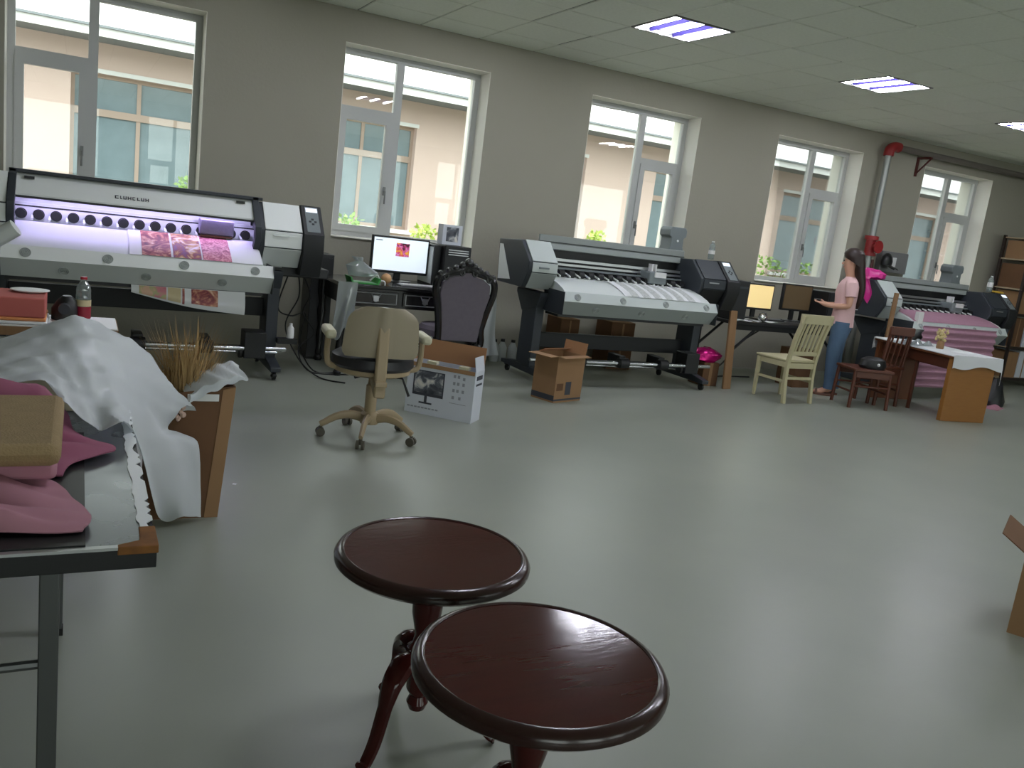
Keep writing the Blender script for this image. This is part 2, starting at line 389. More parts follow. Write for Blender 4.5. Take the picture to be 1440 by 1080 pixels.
for i in range(len(ex) - 1):
    for j in range(len(ey) - 1):
        x0, x1, y0, y1 = ex[i], ex[i + 1], ey[j], ey[j + 1]
        if x1 - x0 < 0.04 or y1 - y0 < 0.04: continue
        cx, cy = (x0 + x1) / 2, (y0 + y1) / 2
        if (round(cx, 2), round(cy, 2)) in lamp_cells: continue
        full = abs(x1 - x0 - PT) < 1e-3 and abs(y1 - y0 - PT) < 1e-3
        d = Vector((cx, cy, CEIL - CAM_H)); zc = d.dot(fw)
        u, v = (F_PX * d.dot(rt) / zc, F_PX * d.dot(up2) / zc) if zc > 0.2 else (9e9, 9e9)
        seen = abs(u) < 780 and abs(v) < 600 and cx < 15.4
        if seen and ntile < 290:
            ntile += 1
            if full:
                if tile_src is None: tile_src = tm.build('tile', M_tile, ceiling, smooth=False); o = tile_src
                else: o = tile_src.copy(); COL.objects.link(o); o.parent = ceiling
                o.location = (cx, cy, 0); o.rotation_euler = (R(random.uniform(-.12, .12)), R(random.uniform(-.12, .12)), 0)
                o.location.z = -CEIL * 0 + random.uniform(-0.0015, 0.001)
            else:
                t = MB(); tile_mb(t, x0, x1, y0, y1); t.build('tile', M_tile, ceiling, smooth=False)
        else: tile_mb(rest, x0, x1, y0, y1)
o = rest.build('tile_field', M_tile, ceiling, smooth=False); o['kind'] = 'stuff'

# ceiling lamps: three-tube louvre panels
lamp_src = {}
lamp_names = {(1, 0): 'three-tube ceiling lamp panel nearest the camera, the largest in view', (2, 0): 'three-tube ceiling lamp panel in mid ceiling, second from the camera', (3, 0): 'three-tube ceiling lamp panel farthest along the ceiling, cut by the right edge',
              (0, 0): 'ceiling lamp panel above the carved chair, overhead out of view', (0, 1): 'added fill lamp panel above the round tables, overhead out of view', (1, 1): 'added fill lamp panel overhead out of view, first to the right of the round tables', (2, 1): 'added fill lamp panel overhead out of view, second to the right of the round tables', (3, 1): 'added fill lamp panel overhead out of view, third to the right of the round tables'}
for i, x in enumerate(LX):
    for j, y in enumerate(LY):
        lab, grp = lamp_names[(i, j)], 'three-tube ceiling lamps'
        t = thing('ceiling_lamp', lab, 'ceiling lamp', (x, y, CEIL), 0, grp)
        if not lamp_src:
            h = PT / 2 - 0.004
            f = MB(); f.box(-h, h, -h, -h + .02, -.004, .03); f.box(-h, h, h - .02, h, -.004, .03); f.box(-h, -h + .02, -h + .02, h - .02, -.004, .03); f.box(h - .02, h, -h + .02, h - .02, -.004, .03)
            lamp_src['frame'] = [f.build('frame', M_lampframe, t, smooth=False)]
            rf = MB(); rf.box(-h + .02, h - .02, -h + .02, h - .02, .024, .029)
            for q in (-0.5, 0.5): rf.prism([(q * .228 * 1.0 - .014, .024), (q * .228 + .014, .024), (q * .228, .0)], -h + .02, h - .02, 'y')
            rr = MB(); rr.box(-h + .02, h - .02, -h + .02, h - .02, .024, .029)
            lamp_src['reflector'] = [rr.build('reflector', M_reflector, t, smooth=False)]
            for q in (-0.114, 0.114):
                l = MB(); l.loft([[(q - .012, yy, .024), (q + .012, yy, .024), (q, yy, .0)] for yy in (-h + .02, h - .02)]); lamp_src.setdefault('louvre', []).append(l.build('louvre', M_reflector, t, smooth=False))
            for q in (-0.22, 0, 0.22): lamp_src.setdefault('tube', []).append(T([(q, -.262, .006), (q, .262, .006)], .0118, 12).build('tube', M_tubelight, t))
        else:
            for k, L in lamp_src.items():
                for s_ in L: c = s_.copy(); COL.objects.link(c); c.parent = t

# windows
def window(n, x0, ym, narrow_left, zlo=OZ0, zhi=OZ1, W=OW):
    r = bpy.data.objects.new('window_%d' % n, None); COL.objects.link(r); r.location = (x0, ym, 0); r['kind'] = 'structure'
    r['label'] = ['tall white window behind the printer at the photo edge, teal panes showing through', 'white window behind the desk with the lit monitor', 'white window behind the middle printer, bright wall outside', 'white window above the two monitors beside the woman', 'white window farthest along the wall, beside the shelf'][n - 1] if n <= 5 else 'wide window in the wall behind the camera'
    d0, d1 = 0.0, 0.06; fr = 0.055
    f = MB()
    ring = lambda x0, x1, z0, z1, wd, ya, yb: [[(a, ya, c), (b2, ya, c), (b2, ya, d), (a, ya, d)] for a, b2, c, d in ()]
    def frame_ring(mb, a0, a1, c0, c1, wd, ya, yb):
        o = [(a0, c0), (a1, c0), (a1, c1), (a0, c1)]; i_ = [(a0 + wd, c0 + wd), (a1 - wd, c0 + wd), (a1 - wd, c1 - wd), (a0 + wd, c1 - wd)]
        mb.loft([[(x, ya, z) for x, z in o], [(x, ya, z) for x, z in i_], [(x, yb, z) for x, z in i_], [(x, yb, z) for x, z in o]], closed=True)
    frame_ring(f, 0.002, W - 0.002, zlo + .002, zhi - .002, fr, d0, d1); f.build('frame', M_pvc, r, smooth=False)
    mx = 0.60 if narrow_left else W - 0.60                          # mullion centre
    B(mx - .036, mx + .036, d0 + .001, d1 - .001, zlo + fr, zhi - fr).build('mullion', M_pvc, r)
    a0, a1 = (fr, mx - .036) if narrow_left else (mx + .036, W - fr)
    b0, b1 = (mx + .036, W - fr) if narrow_left else (fr, mx - .036)
    tz = zlo + 1.165
    B(a0, a1, d0 + .002, d1 - .002, tz - .03, tz + .03).build('transom', M_pvc, r)
    s = MB(); frame_ring(s, a0, a1, zlo + fr, tz - .03, .062, d0 - .012, d1 - .008); so = s.build('sash', M_pvc, r, smooth=False)
    if n <= 5:
        yr = -.001 - (7.96 - WY)
        B(-.0005, .004, yr, -.0005, zlo, zhi).build('reveal_lining', M_reveal, r); B(W - .004, W + .0005, yr, -.0005, zlo, zhi).build('reveal_lining', M_reveal, r); B(.0045, W - .0045, yr, -.0005, zhi - .004, zhi + .0005).build('reveal_lining', M_reveal, r); B(.0045, W - .0045, yr - .02, -.0005, zlo - .0005, zlo + .008).build('sill_board', M_reveal, r)
        B(W - .004, W + .0005, .0605, .255, zlo, zhi).build('reveal_lining', M_reveal, r); B(-.0005, .004, .0605, .255, zlo, zhi).build('reveal_lining', M_reveal, r)
    hx = a1 - .03 if narrow_left else a0 + .03
    hb = MB(); hb.box(hx - .012, hx + .012, -.024, -.012, 1.50 - OZ0 + zlo, 1.58 - OZ0 + zlo); hb.tube([(hx, -.024, 1.54), (hx, -.05, 1.54), (hx, -.055, 1.42)], .008); hb.build('handle', M_handle, so)
    B(a0 + .058, a1 - .058, .022, .028, zlo + fr + .058, tz - .088).build('pane', M_glass, so, smooth=False)
    B(a0 - .004, a1 + .004, .026, .032, tz + .026, zhi - fr + .004).build('pane', M_glass, r, smooth=False)
    B(b0 - .004, b1 + .004, .026, .032, zlo + fr - .004, zhi - fr + .004).build('pane', M_glass, r, smooth=False)
    return r
for k in range(5): window(k + 1, OX0 + k * OP, 7.96, k < 2)
for k, x in enumerate(FX): window(6 + k, x, Y0 - 0.2, True, FZ0, OZ1, FW)
# daylight portals guide the sky light through the openings (no light of their own)
def portal(name, x, y, ang, wd=OW, z0=OZ0):
    l = bpy.data.lights.new(name, 'AREA'); l.shape = 'RECTANGLE'; l.size = wd; l.size_y = OZ1 - z0; l.cycles.is_portal = True
    o = bpy.data.objects.new(name, l); COL.objects.link(o); o.location = (x + wd / 2, y, (z0 + OZ1) / 2); o.rotation_euler = (ang, 0, 0)
for k in range(5): portal('window_daylight', OX0 + k * OP, 8.24, R(-90))
for x in FX: portal('window_daylight', x, Y0 - 0.39, R(90), FW, FZ0)

# ------------------------------------------------------------------ outside
struct(B(-20, 40, WY2, 26, -0.6, -0.3).build('ground', M_ground))
struct(B(-20, 40, -26, Y0 - 0.37, -0.6, -0.3).build('ground_front', M_ground))
bl = thing('neighbour_building', 'long cream building with white eaves seen through the windows', 'building', (0, 13.74, -0.3))
wx = [-16.0]; PW = 3.34
for k in range(-4, 9): wx += [-0.14 + PW * k, -0.14 + PW * k + 1.75]
wx.append(32.0)
hb = MB()
zz = [0, 1.35, 3.03, 3.44]
nx, nz = len(wx), 4
vs = [(x, y, z) for x in wx for z in zz for y in (0, 0.35)]; fs = []
idx = lambda i, j, k: (i * nz + j) * 2 + k
hole = lambda i, j: (i % 2 == 1 and j == 1) or i < 0 or j < 0 or i >= nx - 1 or j >= nz - 1
for i in range(nx - 1):
    for j in range(nz - 1):
        if hole(i, j): continue
        fs.append((idx(i, j, 0), idx(i + 1, j, 0), idx(i + 1, j + 1, 0), idx(i, j + 1, 0)))
        for di, dj, p, q in ((-1, 0, (i, j), (i, j + 1)), (1, 0, (i + 1, j), (i + 1, j + 1)), (0, -1, (i, j), (i + 1, j)), (0, 1, (i, j + 1), (i + 1, j + 1))):
            if hole(i + di, j + dj): fs.append((idx(*p, 0), idx(*q, 0), idx(*q, 1), idx(*p, 1)))
hb.add(vs, fs); hb.build('wall', M_outwall, bl, smooth=False)
MB_ = MB(); MB_.prism([(-.95, 3.41), (.3, 3.45), (.3, 3.50), (-.95, 3.46)], -16, 32); MB_.build('soffit', M_soffit, bl, smooth=False)
MB_ = MB(); MB_.prism([(-.98, 3.395), (-.951, 3.395), (-.951, 3.52), (-.98, 3.52)], -16, 32); MB_.build('fascia', M_outtrim, bl, smooth=False)
MB_ = MB(); MB_.prism([(-1.03, 3.50), (-.981, 3.50), (-.981, 3.53), (-1.03, 3.53)], -16, 32); MB_.build('gutter', M_soffit, bl, smooth=False)
MB_ = MB(); MB_.prism([(-.94, 3.465), (3.2, 3.75), (3.2, 3.81), (-.94, 3.525)], -16, 32); MB_.build('roof', M_soffit, bl, smooth=False)
for k in range(-4, 9):
    x = -0.14 + PW * k
    f = MB()
    o_ = [(x, 1.35), (x + 1.75, 1.35), (x + 1.75, 3.03), (x, 3.03)]; i_ = [(x + .05, 1.40), (x + 1.70, 1.40), (x + 1.70, 2.98), (x + .05, 2.98)]
    f.loft([[(a, .14, c) for a, c in o_], [(a, .14, c) for a, c in i_], [(a, .2, c) for a, c in i_], [(a, .2, c) for a, c in o_]], closed=True)
    wf = f.build('window_frame', M_outframe, bl, smooth=False)
    B(x + .05, x + 1.70, .13, .2, 2.46, 2.56).build('transom', M_outframe, wf); B(x + .85, x + .905, .142, .198, 1.40, 2.46).build('mullion', M_outframe, wf); B(x + .85, x + .905, .142, .198, 2.56, 2.98).build('mullion', M_outframe, wf)
    for (a, b_) in ((.05, .85), (.905, 1.70)):
        for (c, d) in ((1.40, 2.46), (2.56, 2.98)): B(x + a, x + b_, .166, .174, c, d).build('pane', M_outglass, wf, smooth=False)
    B(x - .06, x + 1.81, -.05, .0, 1.28, 1.35).build('sill', M_outtrim, bl)
    B(x - .03, x + 1.78, -.012, .0, 3.03, 3.09).build('lintel_band', M_outtrim, bl)
def shrub(x, y, h, rad, m, label, seed):
    rn = random.Random(seed); t = thing('shrub', label, 'shrub', (x, y, -0.3))
    st = MB(); lf = MB()
    for k in range(7):
        a = rn.uniform(0, 6.28); rr = rad * rn.uniform(.3, .8)
        st.tube([(0, 0, 0), (rr * .4 * math.cos(a), rr * .4 * math.sin(a), h * .5), (rr * math.cos(a), rr * math.sin(a), h * .85)], [.018, .012, .006], 5)
    for k in range(420):
        a = rn.uniform(0, 6.28); z = h * rn.uniform(.15, 1.0) ** 0.8; rr = rad * math.sqrt(rn.random()) * (1.05 - 0.7 * (z / h) ** 3)
        p = Vector((rr * math.cos(a), rr * math.sin(a), z)); d = Vector((rn.uniform(-1, 1), rn.uniform(-1, 1), rn.uniform(-.2, 1))).normalized() * rn.uniform(.06, .11)
        s_ = d.cross(Vector((rn.uniform(-1, 1), rn.uniform(-1, 1), rn.uniform(-1, 1)))).normalized() * .025
        lf.add([p, p + d * .5 + s_, p + d, p + d * .5 - s_], [(0, 1, 2, 3)])
    st.build('stem', M_wood_stem, t); l = lf.build('foliage', m, t, smooth=False); l['kind'] = 'stuff'
shrub(1.35, 12.6, 1.75, .35, M_leaf, 'green shrub outside the window nearest the camera', 1)
shrub(3.30, 11.6, 1.5, .5, M_leaf, 'low green shrub outside the casement behind the monitor', 2)
shrub(4.35, 11.3, 1.50, .42, M_leaf2, 'yellow-green pointed shrub outside behind the computer tower', 3)
shrub(7.35, 11.6, 1.70, .30, M_leaf2, 'small yellow-green shrub outside above the middle printer', 4)
shrub(10.6, 11.2, 1.65, .65, M_leaf, 'broad green shrub outside above the yellow screen', 5)
shrub(12.0, 11.6, 1.6, .55, M_leaf, 'green shrub outside, right of the broad one', 6)

# ------------------------------------------------------------------ printers
def disc(x, y, z, nrm, r=.032):
    """round fan grille: rim and three rings on a plate facing nrm"""
    b = MB(); n = Vector(nrm).normalized(); c = Vector((x, y, z))
    b.cyl(c - n * .002, c + n * .004, r, n=20)
    u = n.cross(Vector((1, 0, 0))).normalized(); v = n.cross(u)
    for rr in (r * .92, r * .6, r * .3):
        b.tube([tuple(c + n * .005 + u * rr * math.cos(a) + v * rr * math.sin(a)) for a in [2 * PI * k / 16 for k in range(16)]], .0035, 5, closed=True)
    return b
LBOX, OPN, RBOX, PANEL = 0.29, 1.62, 0.31, 0.16
XO0, XO1, XR1, XP1 = LBOX, LBOX + OPN, LBOX + OPN + RBOX, LBOX + OPN + RBOX + PANEL
def printer(x0, y0, label, dz=0.0, right_dark=False, nrol=15, up=0.0):
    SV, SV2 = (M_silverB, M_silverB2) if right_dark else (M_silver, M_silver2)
    t = thing('wide_format_printer', label, 'printer', (x0, y0, 0))
    top = 1.265 + dz
    prof = [(.22, top), (.03, 1.09 + dz * .6), (.03, 1.0), (.12, .855), (.62, .855), (.66, top - .02)]
    def endbox(nm, xa, xb):
        b = MB(); b.prism([(y + .004, z - .004) for y, z in prof[:1]] + prof[1:] if 0 else prof, xa, xb); return b.build(nm, M_dark, t, .006)
    # left box: charcoal body, three silver front facets, silver service panel on its outer side
    lb = endbox('left_housing', 0.0, LBOX)
    def facets(xa, xb, par, mats=None):
        mats = mats or (SV, SV, SV2)
        e = .004
        for (p, q, mm) in ((prof[0], prof[1], mats[0]), (prof[1], prof[2], mats[1]), (prof[2], prof[3], mats[2])):
            d = Vector((0, q[0] - p[0], q[1] - p[1])).normalized(); n = Vector((0, d.z, -d.y)); n = n if n.y < 0 else -n
            a = Vector((0, *p)) + d * .003; c = Vector((0, *q)) - d * .003
            b = MB(); b.loft([[(x_, *(a + n * o)[1:]) for x_, o in ((xa, 0.001), (xb, 0.001), (xb, .010), (xa, .010))], [(x_, *(c + n * o)[1:]) for x_, o in ((xa, 0.001), (xb, 0.001), (xb, .010), (xa, .010))]])
            b.build('front_panel', mm, par, .003)
    facets(.035, LBOX - .004, lb)
    b = MB(); b.box(.10, .20, .012, .02, 1.035, 1.05); b.build('badge', M_grey, lb)
    b = MB(); b.prism([(.36, .90), (.60, .88), (.63, 1.2), (.57, 1.2)], -.006, .0); b.build('side_panel', M_silver, lb)
    rb = endbox('right_housing', XO1, XR1)
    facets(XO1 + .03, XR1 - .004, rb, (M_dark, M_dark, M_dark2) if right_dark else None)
    B(XO1 + .09, XO1 + .21, .012, .02, 1.055 + dz * .6, 1.066 + dz * .6).build('badge', M_alu, rb)
    # control panel column
    pp = [(.20, top + .012), (.0, 1.09 + dz * .6), (-.01, .98), (.06, .80), (.5, .80), (.5, top - .01)]
    b = MB(); b.prism(pp, XR1, XP1); cp = b.build('control_panel', M_dark2, t, .006)
    a = Vector((0, .20, top + .012)); c = Vector((0, .0, 1.09 + dz * .6)); d = (c - a).normalized(); n = Vector((0, d.z, -d.y)); n = n if n.y < 0 else -n
    def slab(f0, f1, xa, xb, m, nm, h=.004, par=cp):
        p = a + (c - a) * f0; q = a + (c - a) * f1; b = MB()
        b.loft([[(xa, *(p + n * .0005)[1:]), (xb, *(p + n * .0005)[1:]), (xb, *(p + n * h)[1:]), (xa, *(p + n * h)[1:])], [(xa, *(q + n * .0005)[1:]), (xb, *(q + n * .0005)[1:]), (xb, *(q + n * h)[1:]), (xa, *(q + n * h)[1:])]])
        return b.build(nm, m, par)
    slab(.06, .92, XR1 + .03, XP1 - .03, M_grey, 'keypad_plate')
    slab(.10, .24, XR1 + .036, XP1 - .036, M_lcd, 'screen', .006)
    for (dx, f) in ((0, .46), (-.02, .54), (.02, .54), (0, .62)): slab(f, f + .05, XR1 + .08 + dx - .009, XR1 + .08 + dx + .009, M_dark2, 'button', .007)
    # bridge between the boxes
    B(XO0, XO1, .50, .64, .86, top - (.006 if dz else .02)).build('back_panel', M_dark2, t)
    b = MB(); b.prism([(.20, .965 + up), (.12, .955 + up * .8), (0, .928 + up * .35), (-.10, .895 + up * .1), (-.15, .868), (-.15, .84), (.50, .84), (.50, .965)], XO0, XO1); pl = b.build('platen', M_platen, t)
    ap = [(-.15, .872), (-.20, .790), (-.10, .665), (.18, .665), (.18, .835), (-.14, .835)]
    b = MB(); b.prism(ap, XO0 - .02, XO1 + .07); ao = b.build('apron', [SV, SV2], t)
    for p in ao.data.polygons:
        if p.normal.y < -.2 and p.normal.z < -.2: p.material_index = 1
    B(XO0 - .021, XO0 - .02, -.19, .18, .667, .87).build('end_plate', M_dark, ao)
    B(XO1 + .07, XO1 + .075, -.19, .18, .667, .87).build('end_plate', M_dark, ao)
    for k in range(4): disc(.41 + .48 * k, -.176, .829, (0, -.85, .53)).build('fan_vent', M_fan, ao)
    for k in range(3): disc(.63 + .5 * k, -.152, .728, (0, -.78, -.62)).build('fan_vent', M_fan, ao)
    B(XO0, XO1 + .02, -.08, .15, .64, .664).build('under_slot', M_black, t)
    # rails, pinch rollers and carriage
    for (yy, z, hh, mm) in ((.40, 1.115, .012, M_alu), (.38, 1.075, .010, M_alu), (.36, 1.04, .008, M_grey)): B(XO0, XO1, yy - .02, yy + .02, z - hh, z + hh).build('rail', mm, t)
    roll = None
    for k in range(nrol):
        if roll is None:
            b = MB()
            if up: b.cyl((0, .235, 1.01), (0, .26, 1.01), .031, .031, 18); b.cyl((0, .26, 1.01), (0, .288, 1.01), .036, .036, 18)
            else: b.cyl((-.028, .26, 1.0), (.028, .26, 1.0), .032, n=14)
            b.box(-.012, .012, .26, .36, 1.005, 1.03); roll = b.build('pinch_roller', M_black, t)
            b = MB(); b.prism([(.2, 0.972), (.2, .985), (.32, 1.012), (.32, 1.0)], -.046, -.032); pa = b.build('roller_arm', M_silver, roll); rr_ = roll
        else:
            rr_ = roll.copy(); COL.objects.link(rr_); rr_.parent = t; c_ = pa.copy(); COL.objects.link(c_); c_.parent = rr_
        rr_.location = (XO0 + .07 + (OPN - .14) * k / (nrol - 1), 0, up)
    return t, top, pl, ao

def legs(t, beam_z, take_up):
    for x in (.24, 2.06):
        b = MB(); b.box(x - .045, x + .045, .16, .42, .13, .80); lg = b.build('leg', M_dark, t, .006)
        b = MB(); b.prism([(.42, .62), (.56, .78), (.56, .82), (.10, .82), (.10, .78), (.16, .68)], x - .05, x + .05); b.build('bracket', M_dark, lg, .004)
        b = MB(); b.prism([(-.10, .07), (.74, .07), (.74, .105), (.45, .145), (.12, .145), (-.10, .105)], x - .04, x + .04); ft = b.build('foot_beam', M_dark, lg, .006)
        for yy in (-.03, .67):
            b = MB(); b.cyl((x - .012, yy - .01, .033), (x + .012, yy - .01, .033), .033, n=14); b.box(x - .02, x + .02, yy - .012, yy + .022, .055, .072); b.cyl((x - .022, yy - .01, .033), (x + .022, yy - .01, .033), .010, n=8); b.build('caster', M_black, ft if 0 else lg)
    B(.285, 2.015, .30, .34, beam_z[0], beam_z[1]).build('cross_beam', M_dark2, t, .004)
    B(.285, 2.015, .36, .40, .70, .80).build('upper_beam', M_dark2, t)
    B(.285, 2.015, .18, .23, .155, .215).build('lower_beam', M_dark2, t, .004)
    T([(.10, -.02, .235), (2.14, -.02, .235)], .018, 12).build('take_up_shaft', M_steel, t)
    T([(.285, .10, .185), (2.10, .10, .185)], .013, 10).build('tension_bar', M_steel, t)
    for x in (.62, 1.10, 1.56):
        b = MB(); b.box(x - .035, x + .035, .0, .20, .19, .30); b.cyl((x - .05, -.02, .235), (x + .05, -.02, .235), .05, n=14); b.build('take_up_bracket', M_black, t, .004)
    b = MB(); b.box(1.83, 1.99, -.04, .14, .16, .36); b.cyl((1.80, .03, .2), (1.83, .03, .2), .05, n=14); b.build('take_up_motor', M_black, t, .006)

def arc_media(xa, xb, lift=.004, up=0.0):
    pr = [(.205, .967 + up), (.12, .957 + up * .8), (0, .930 + up * .35), (-.10, .897 + up * .1), (-.152, .870)]
    b = MB(); b.grid(lambda u, v: (xa + (xb - xa) * u, *[pr[min(int(v * 4), 3)][q] * (1 - (v * 4 - min(int(v * 4), 3))) + pr[min(int(v * 4), 3) + 1][q] * (v * 4 - min(int(v * 4), 3)) + (lift if q == 1 else -lift * .4) for q in (0, 1)]), 8, 8, .0015)
    return b

# printer 1: cover closed, violet light on, floral print coming out
t1, top1, pl1, ap1 = printer(-.71, 6.45, 'large printer with closed cover and violet light, printing red floral panels', .055, up=.045)
B(XO0, XO1, .29, .30, .99, 1.115).build('roller_plate', M_silver2, t1); B(XO0, XO1, .286, .29, 1.102, 1.112).build('roller_plate_line', M_dark2, t1)
b = MB(); b.box(1.93, 2.48, .18, .42, .775, .852); b.build('rear_media_bar', M_black, t1, .01); T([(1.88, .14, .865), (2.10, .14, .865)], .022, 12).build('white_roller', M_whitepl, t1)
legs(t1, (.44, .58), True)
b = MB(); b.prism([(.24, top1 + .005), (.225, top1 - .005), (.10, 1.19), (.10, 1.18), (.125, 1.18), (.25, top1 - .005), (.645, top1 - .005), (.645, top1 + .005)], XO0 + .045, XO1 - .045); cv = b.build('cover', M_silver, t1)
b = MB(); b.box(XO0, XO1 + .03, .20, .52, top1 + .006, top1 + .03)
b.build('cover_top_band', M_dark, cv, .004)
for xa in (XO0, XO1 - .045):
    b = MB(); b.prism([(.20, top1 + .03), (.20, top1 - .005), (.0, 1.14), (.0, 1.04), (.10, .90), (.16, .90), (.07, 1.05), (.07, 1.12), (.27, top1 - .01), (.27, top1 + .03)], xa, xa + .045); b.build('cover_side_frame', M_dark, cv, .003)
B(XO0 + .045, XO1 - .045, .095, .128, 1.165, 1.18).build('cover_lower_edge', M_black, cv)
for x_ in (XO0 + .12, XO1 - .13): B(x_ - .03, x_ + .03, .185, .24, top1 - .03, top1 - .012).build('cover_latch', M_black, cv)
b = MB()                                                            # blurred dark logo strokes on the cover
d_ = Vector((0, .125, top1 - .005 - 1.19)).normalized(); nn = Vector((0, -d_.z, d_.y)); pc = Vector((0, .10, 1.19)) + d_ * .05
xx = .93
for k, wd in enumerate((.018, .012, .016, .018, .014, .018, .016, .018)):
    for (f0, f1, u0, u1) in [((0, 1, 0, .3), (.8, 1, 0, 1), (0, .25, 0, 1)), ((0, 1, .2, .5), (0, .2, .2, 1)), ((0, 1, 0, .3), (0, 1, .7, 1), (.0, .2, 0, 1)), ((0, 1, 0, .25), (0, 1, .75, 1), (.4, .6, 0, 1))][k % 4]:
        p = pc + d_ * (.028 * f0); q = pc + d_ * (.028 * f1); xa = xx + wd * 1.3 * u0; xb = xx + wd * 1.3 * u1
        b.loft([[(xa, *(p + nn * .001)[1:]), (xb, *(p + nn * .001)[1:]), (xb, *(p + nn * .003)[1:]), (xa, *(p + nn * .003)[1:])], [(xa, *(q + nn * .001)[1:]), (xb, *(q + nn * .001)[1:]), (xb, *(q + nn * .003)[1:]), (xa, *(q + nn * .003)[1:])]])
    xx += wd * 1.3 + .007
o = b.build('logo', M_inkdark, cv, smooth=False); o['kind'] = 'stuff'
B(XO0 + .05, XO1 - .05, .16, .17, 1.172, 1.18).build('violet_light_strip', M_led, t1)
B(XO0 + .01, XO1 - .01, .42, .425, .98, 1.30).build('light_backplate', M_silver2, t1)
# carriage with purple film cover
b = MB(); b.box(1.50, 1.74, .17, .285, 1.035, 1.15); cr = b.build('print_carriage', mat('carriage_violet_film', (112, 106, 128), 0.4, bump=0.5, bscale=20), t1, .01)
B(1.51, 1.73, .165, .28, 1.022, 1.035).build('carriage_base', M_redwood, cr)
md = arc_media(1.02, 1.90, .004, .045).build('printed_film', M_paper, t1)
for (xa, xb, mm) in ((1.10, 1.285, M_print1), (1.30, 1.485, M_print2), (1.495, 1.69, M_print3)): arc_media(xa, xb, .0065, .045).build('floral_print', mm, md)
# film hanging out under the apron with a curved lower edge
HXA, HXB = 1.04, 1.80
def hang(xa, xb, v0, v1, off=0.0, th=.0015):
    """patch of the hanging film between xa..xb and v0..v1 (0 = slot, 1 = curved lower edge), lifted off the film by off"""
    def f(a, c):
        u = ((xa + (xb - xa) * a) - HXA) / (HXB - HXA); v = v0 + (v1 - v0) * c
        return (HXA + (HXB - HXA) * u, -.105 - .04 * math.sin(v * 2.2) + .008 * math.sin(u * 9) * v - off, .662 * (1 - v) + v * (.615 * (1 - u) + .50 * u - .022 * math.sin(u * PI)))
    b = MB(); b.grid(f, 12, 8, th); return b
hf = hang(HXA, HXB, 0, 1).build('hanging_film', M_paper, t1)
for (xa, xb, v1, mm) in ((1.09, 1.265, .86, M_print4), (1.275, 1.36, .86, M_creamlabel), (1.37, 1.385, .9, M_print1), (1.43, 1.61, .78, M_print1)): hang(xa, xb, .02, v1, .003, .001).build('floral_print', mm, hf)
b = MB(); b.lathe([(.02, .30), (.028, .305), (.028, .38), (.012, .40), (.012, .42)], 14, (2.20, .12)); b.build('waste_bottle', M_whitepl, t1)
B(2.10, 2.25, .08, .17, .26, .30).build('waste_bottle_bracket', M_black, t1)

# printers 2 and 3: lids raised, right rear duct
def open_printer(x0, label, media):
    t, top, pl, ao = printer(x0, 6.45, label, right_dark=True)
    legs(t, (.30, .44), True)
    b = MB(); b.box(XO0, XO1 + .05, .42, .45, 1.20, 1.33); ld = b.build('raised_lid', M_lid, t, .004)
    B(XO0, XO1 + .05, .412, .42, 1.265, 1.272).build('lid_seam', M_dark2, ld); B(XO0, XO1 + .05, .405, .42, 1.205, 1.255).build('lid_lower_band', M_silverB2, ld, .003)
    B(XO0, XO1, .46, .5, .96, 1.24).build('inner_wall', M_black, t)
    b = MB(); b.box(1.42, 1.62, .20, .42, .985, 1.10); cr = b.build('print_carriage', M_grey, t, .01)
    B(1.47, 1.60, .185, .2, 1.05, 1.10).build('label_sticker', M_whitepl, cr); b = MB(); b.box(1.50, 1.515, .30, .36, 1.10, 1.17); b.box(1.545, 1.56, .30, .36, 1.10, 1.17); b.build('ink_tube_holder', M_whitepl, cr)
    b = MB(); b.prism([(1.90, 1.20), (2.20, 1.20), (2.17, 1.28), (2.13, 1.36), (2.13, 1.45), (2.16, 1.47), (2.16, 1.53), (2.14, 1.56), (1.97, 1.56), (1.94, 1.53), (1.94, 1.47), (1.97, 1.45), (1.97, 1.36), (1.94, 1.28)], .68, .86, 'y'); dc = b.build('rear_duct', M_grey, t, .008)
    b = MB(); b.cyl((2.05, .68, 1.42), (2.05, .672, 1.42), .012, n=12); b.build('knob', M_silver, dc)
    B(1.94, 2.18, .68, .80, .90, 1.21).build('duct_mount', M_dark, dc if 0 else t)
    return t
t2 = open_printer(3.47, 'large grey printer with raised lid in mid wall, behind the open brown carton', None)
md = arc_media(.92, 1.80).build('paper_sheet', M_paper, t2)
for k in range(6): arc_media(1.00 + .13 * k, 1.08 + .13 * k, .006).build('printed_rows', M_bands, md)
t3 = open_printer(7.99, 'large printer with raised lid and pink fabric, behind the brown desk', None)
md = arc_media(.32, 1.86).build('pink_fabric', M_pinkfab, t3)
def fold_hang(xa, xb, zt, zb, y0, n, mm, nm, par):
    b = MB(); b.grid(lambda u, v: (xa + (xb - xa) * u, y0 + .012 * math.sin(v * n * 2 * PI) + .006 * math.sin(u * 11), zt + (zb - zt) * v), 16, n * 8, .004); return b.build(nm, mm, par)
fold_hang(.40, 1.70, .84, .14, -.23, 9, M_pinkfab, 'hanging_fabric', t3)
B(.36, .44, -.17, -.12, .83, .98).build('fabric_clip', M_whitepl, t3)

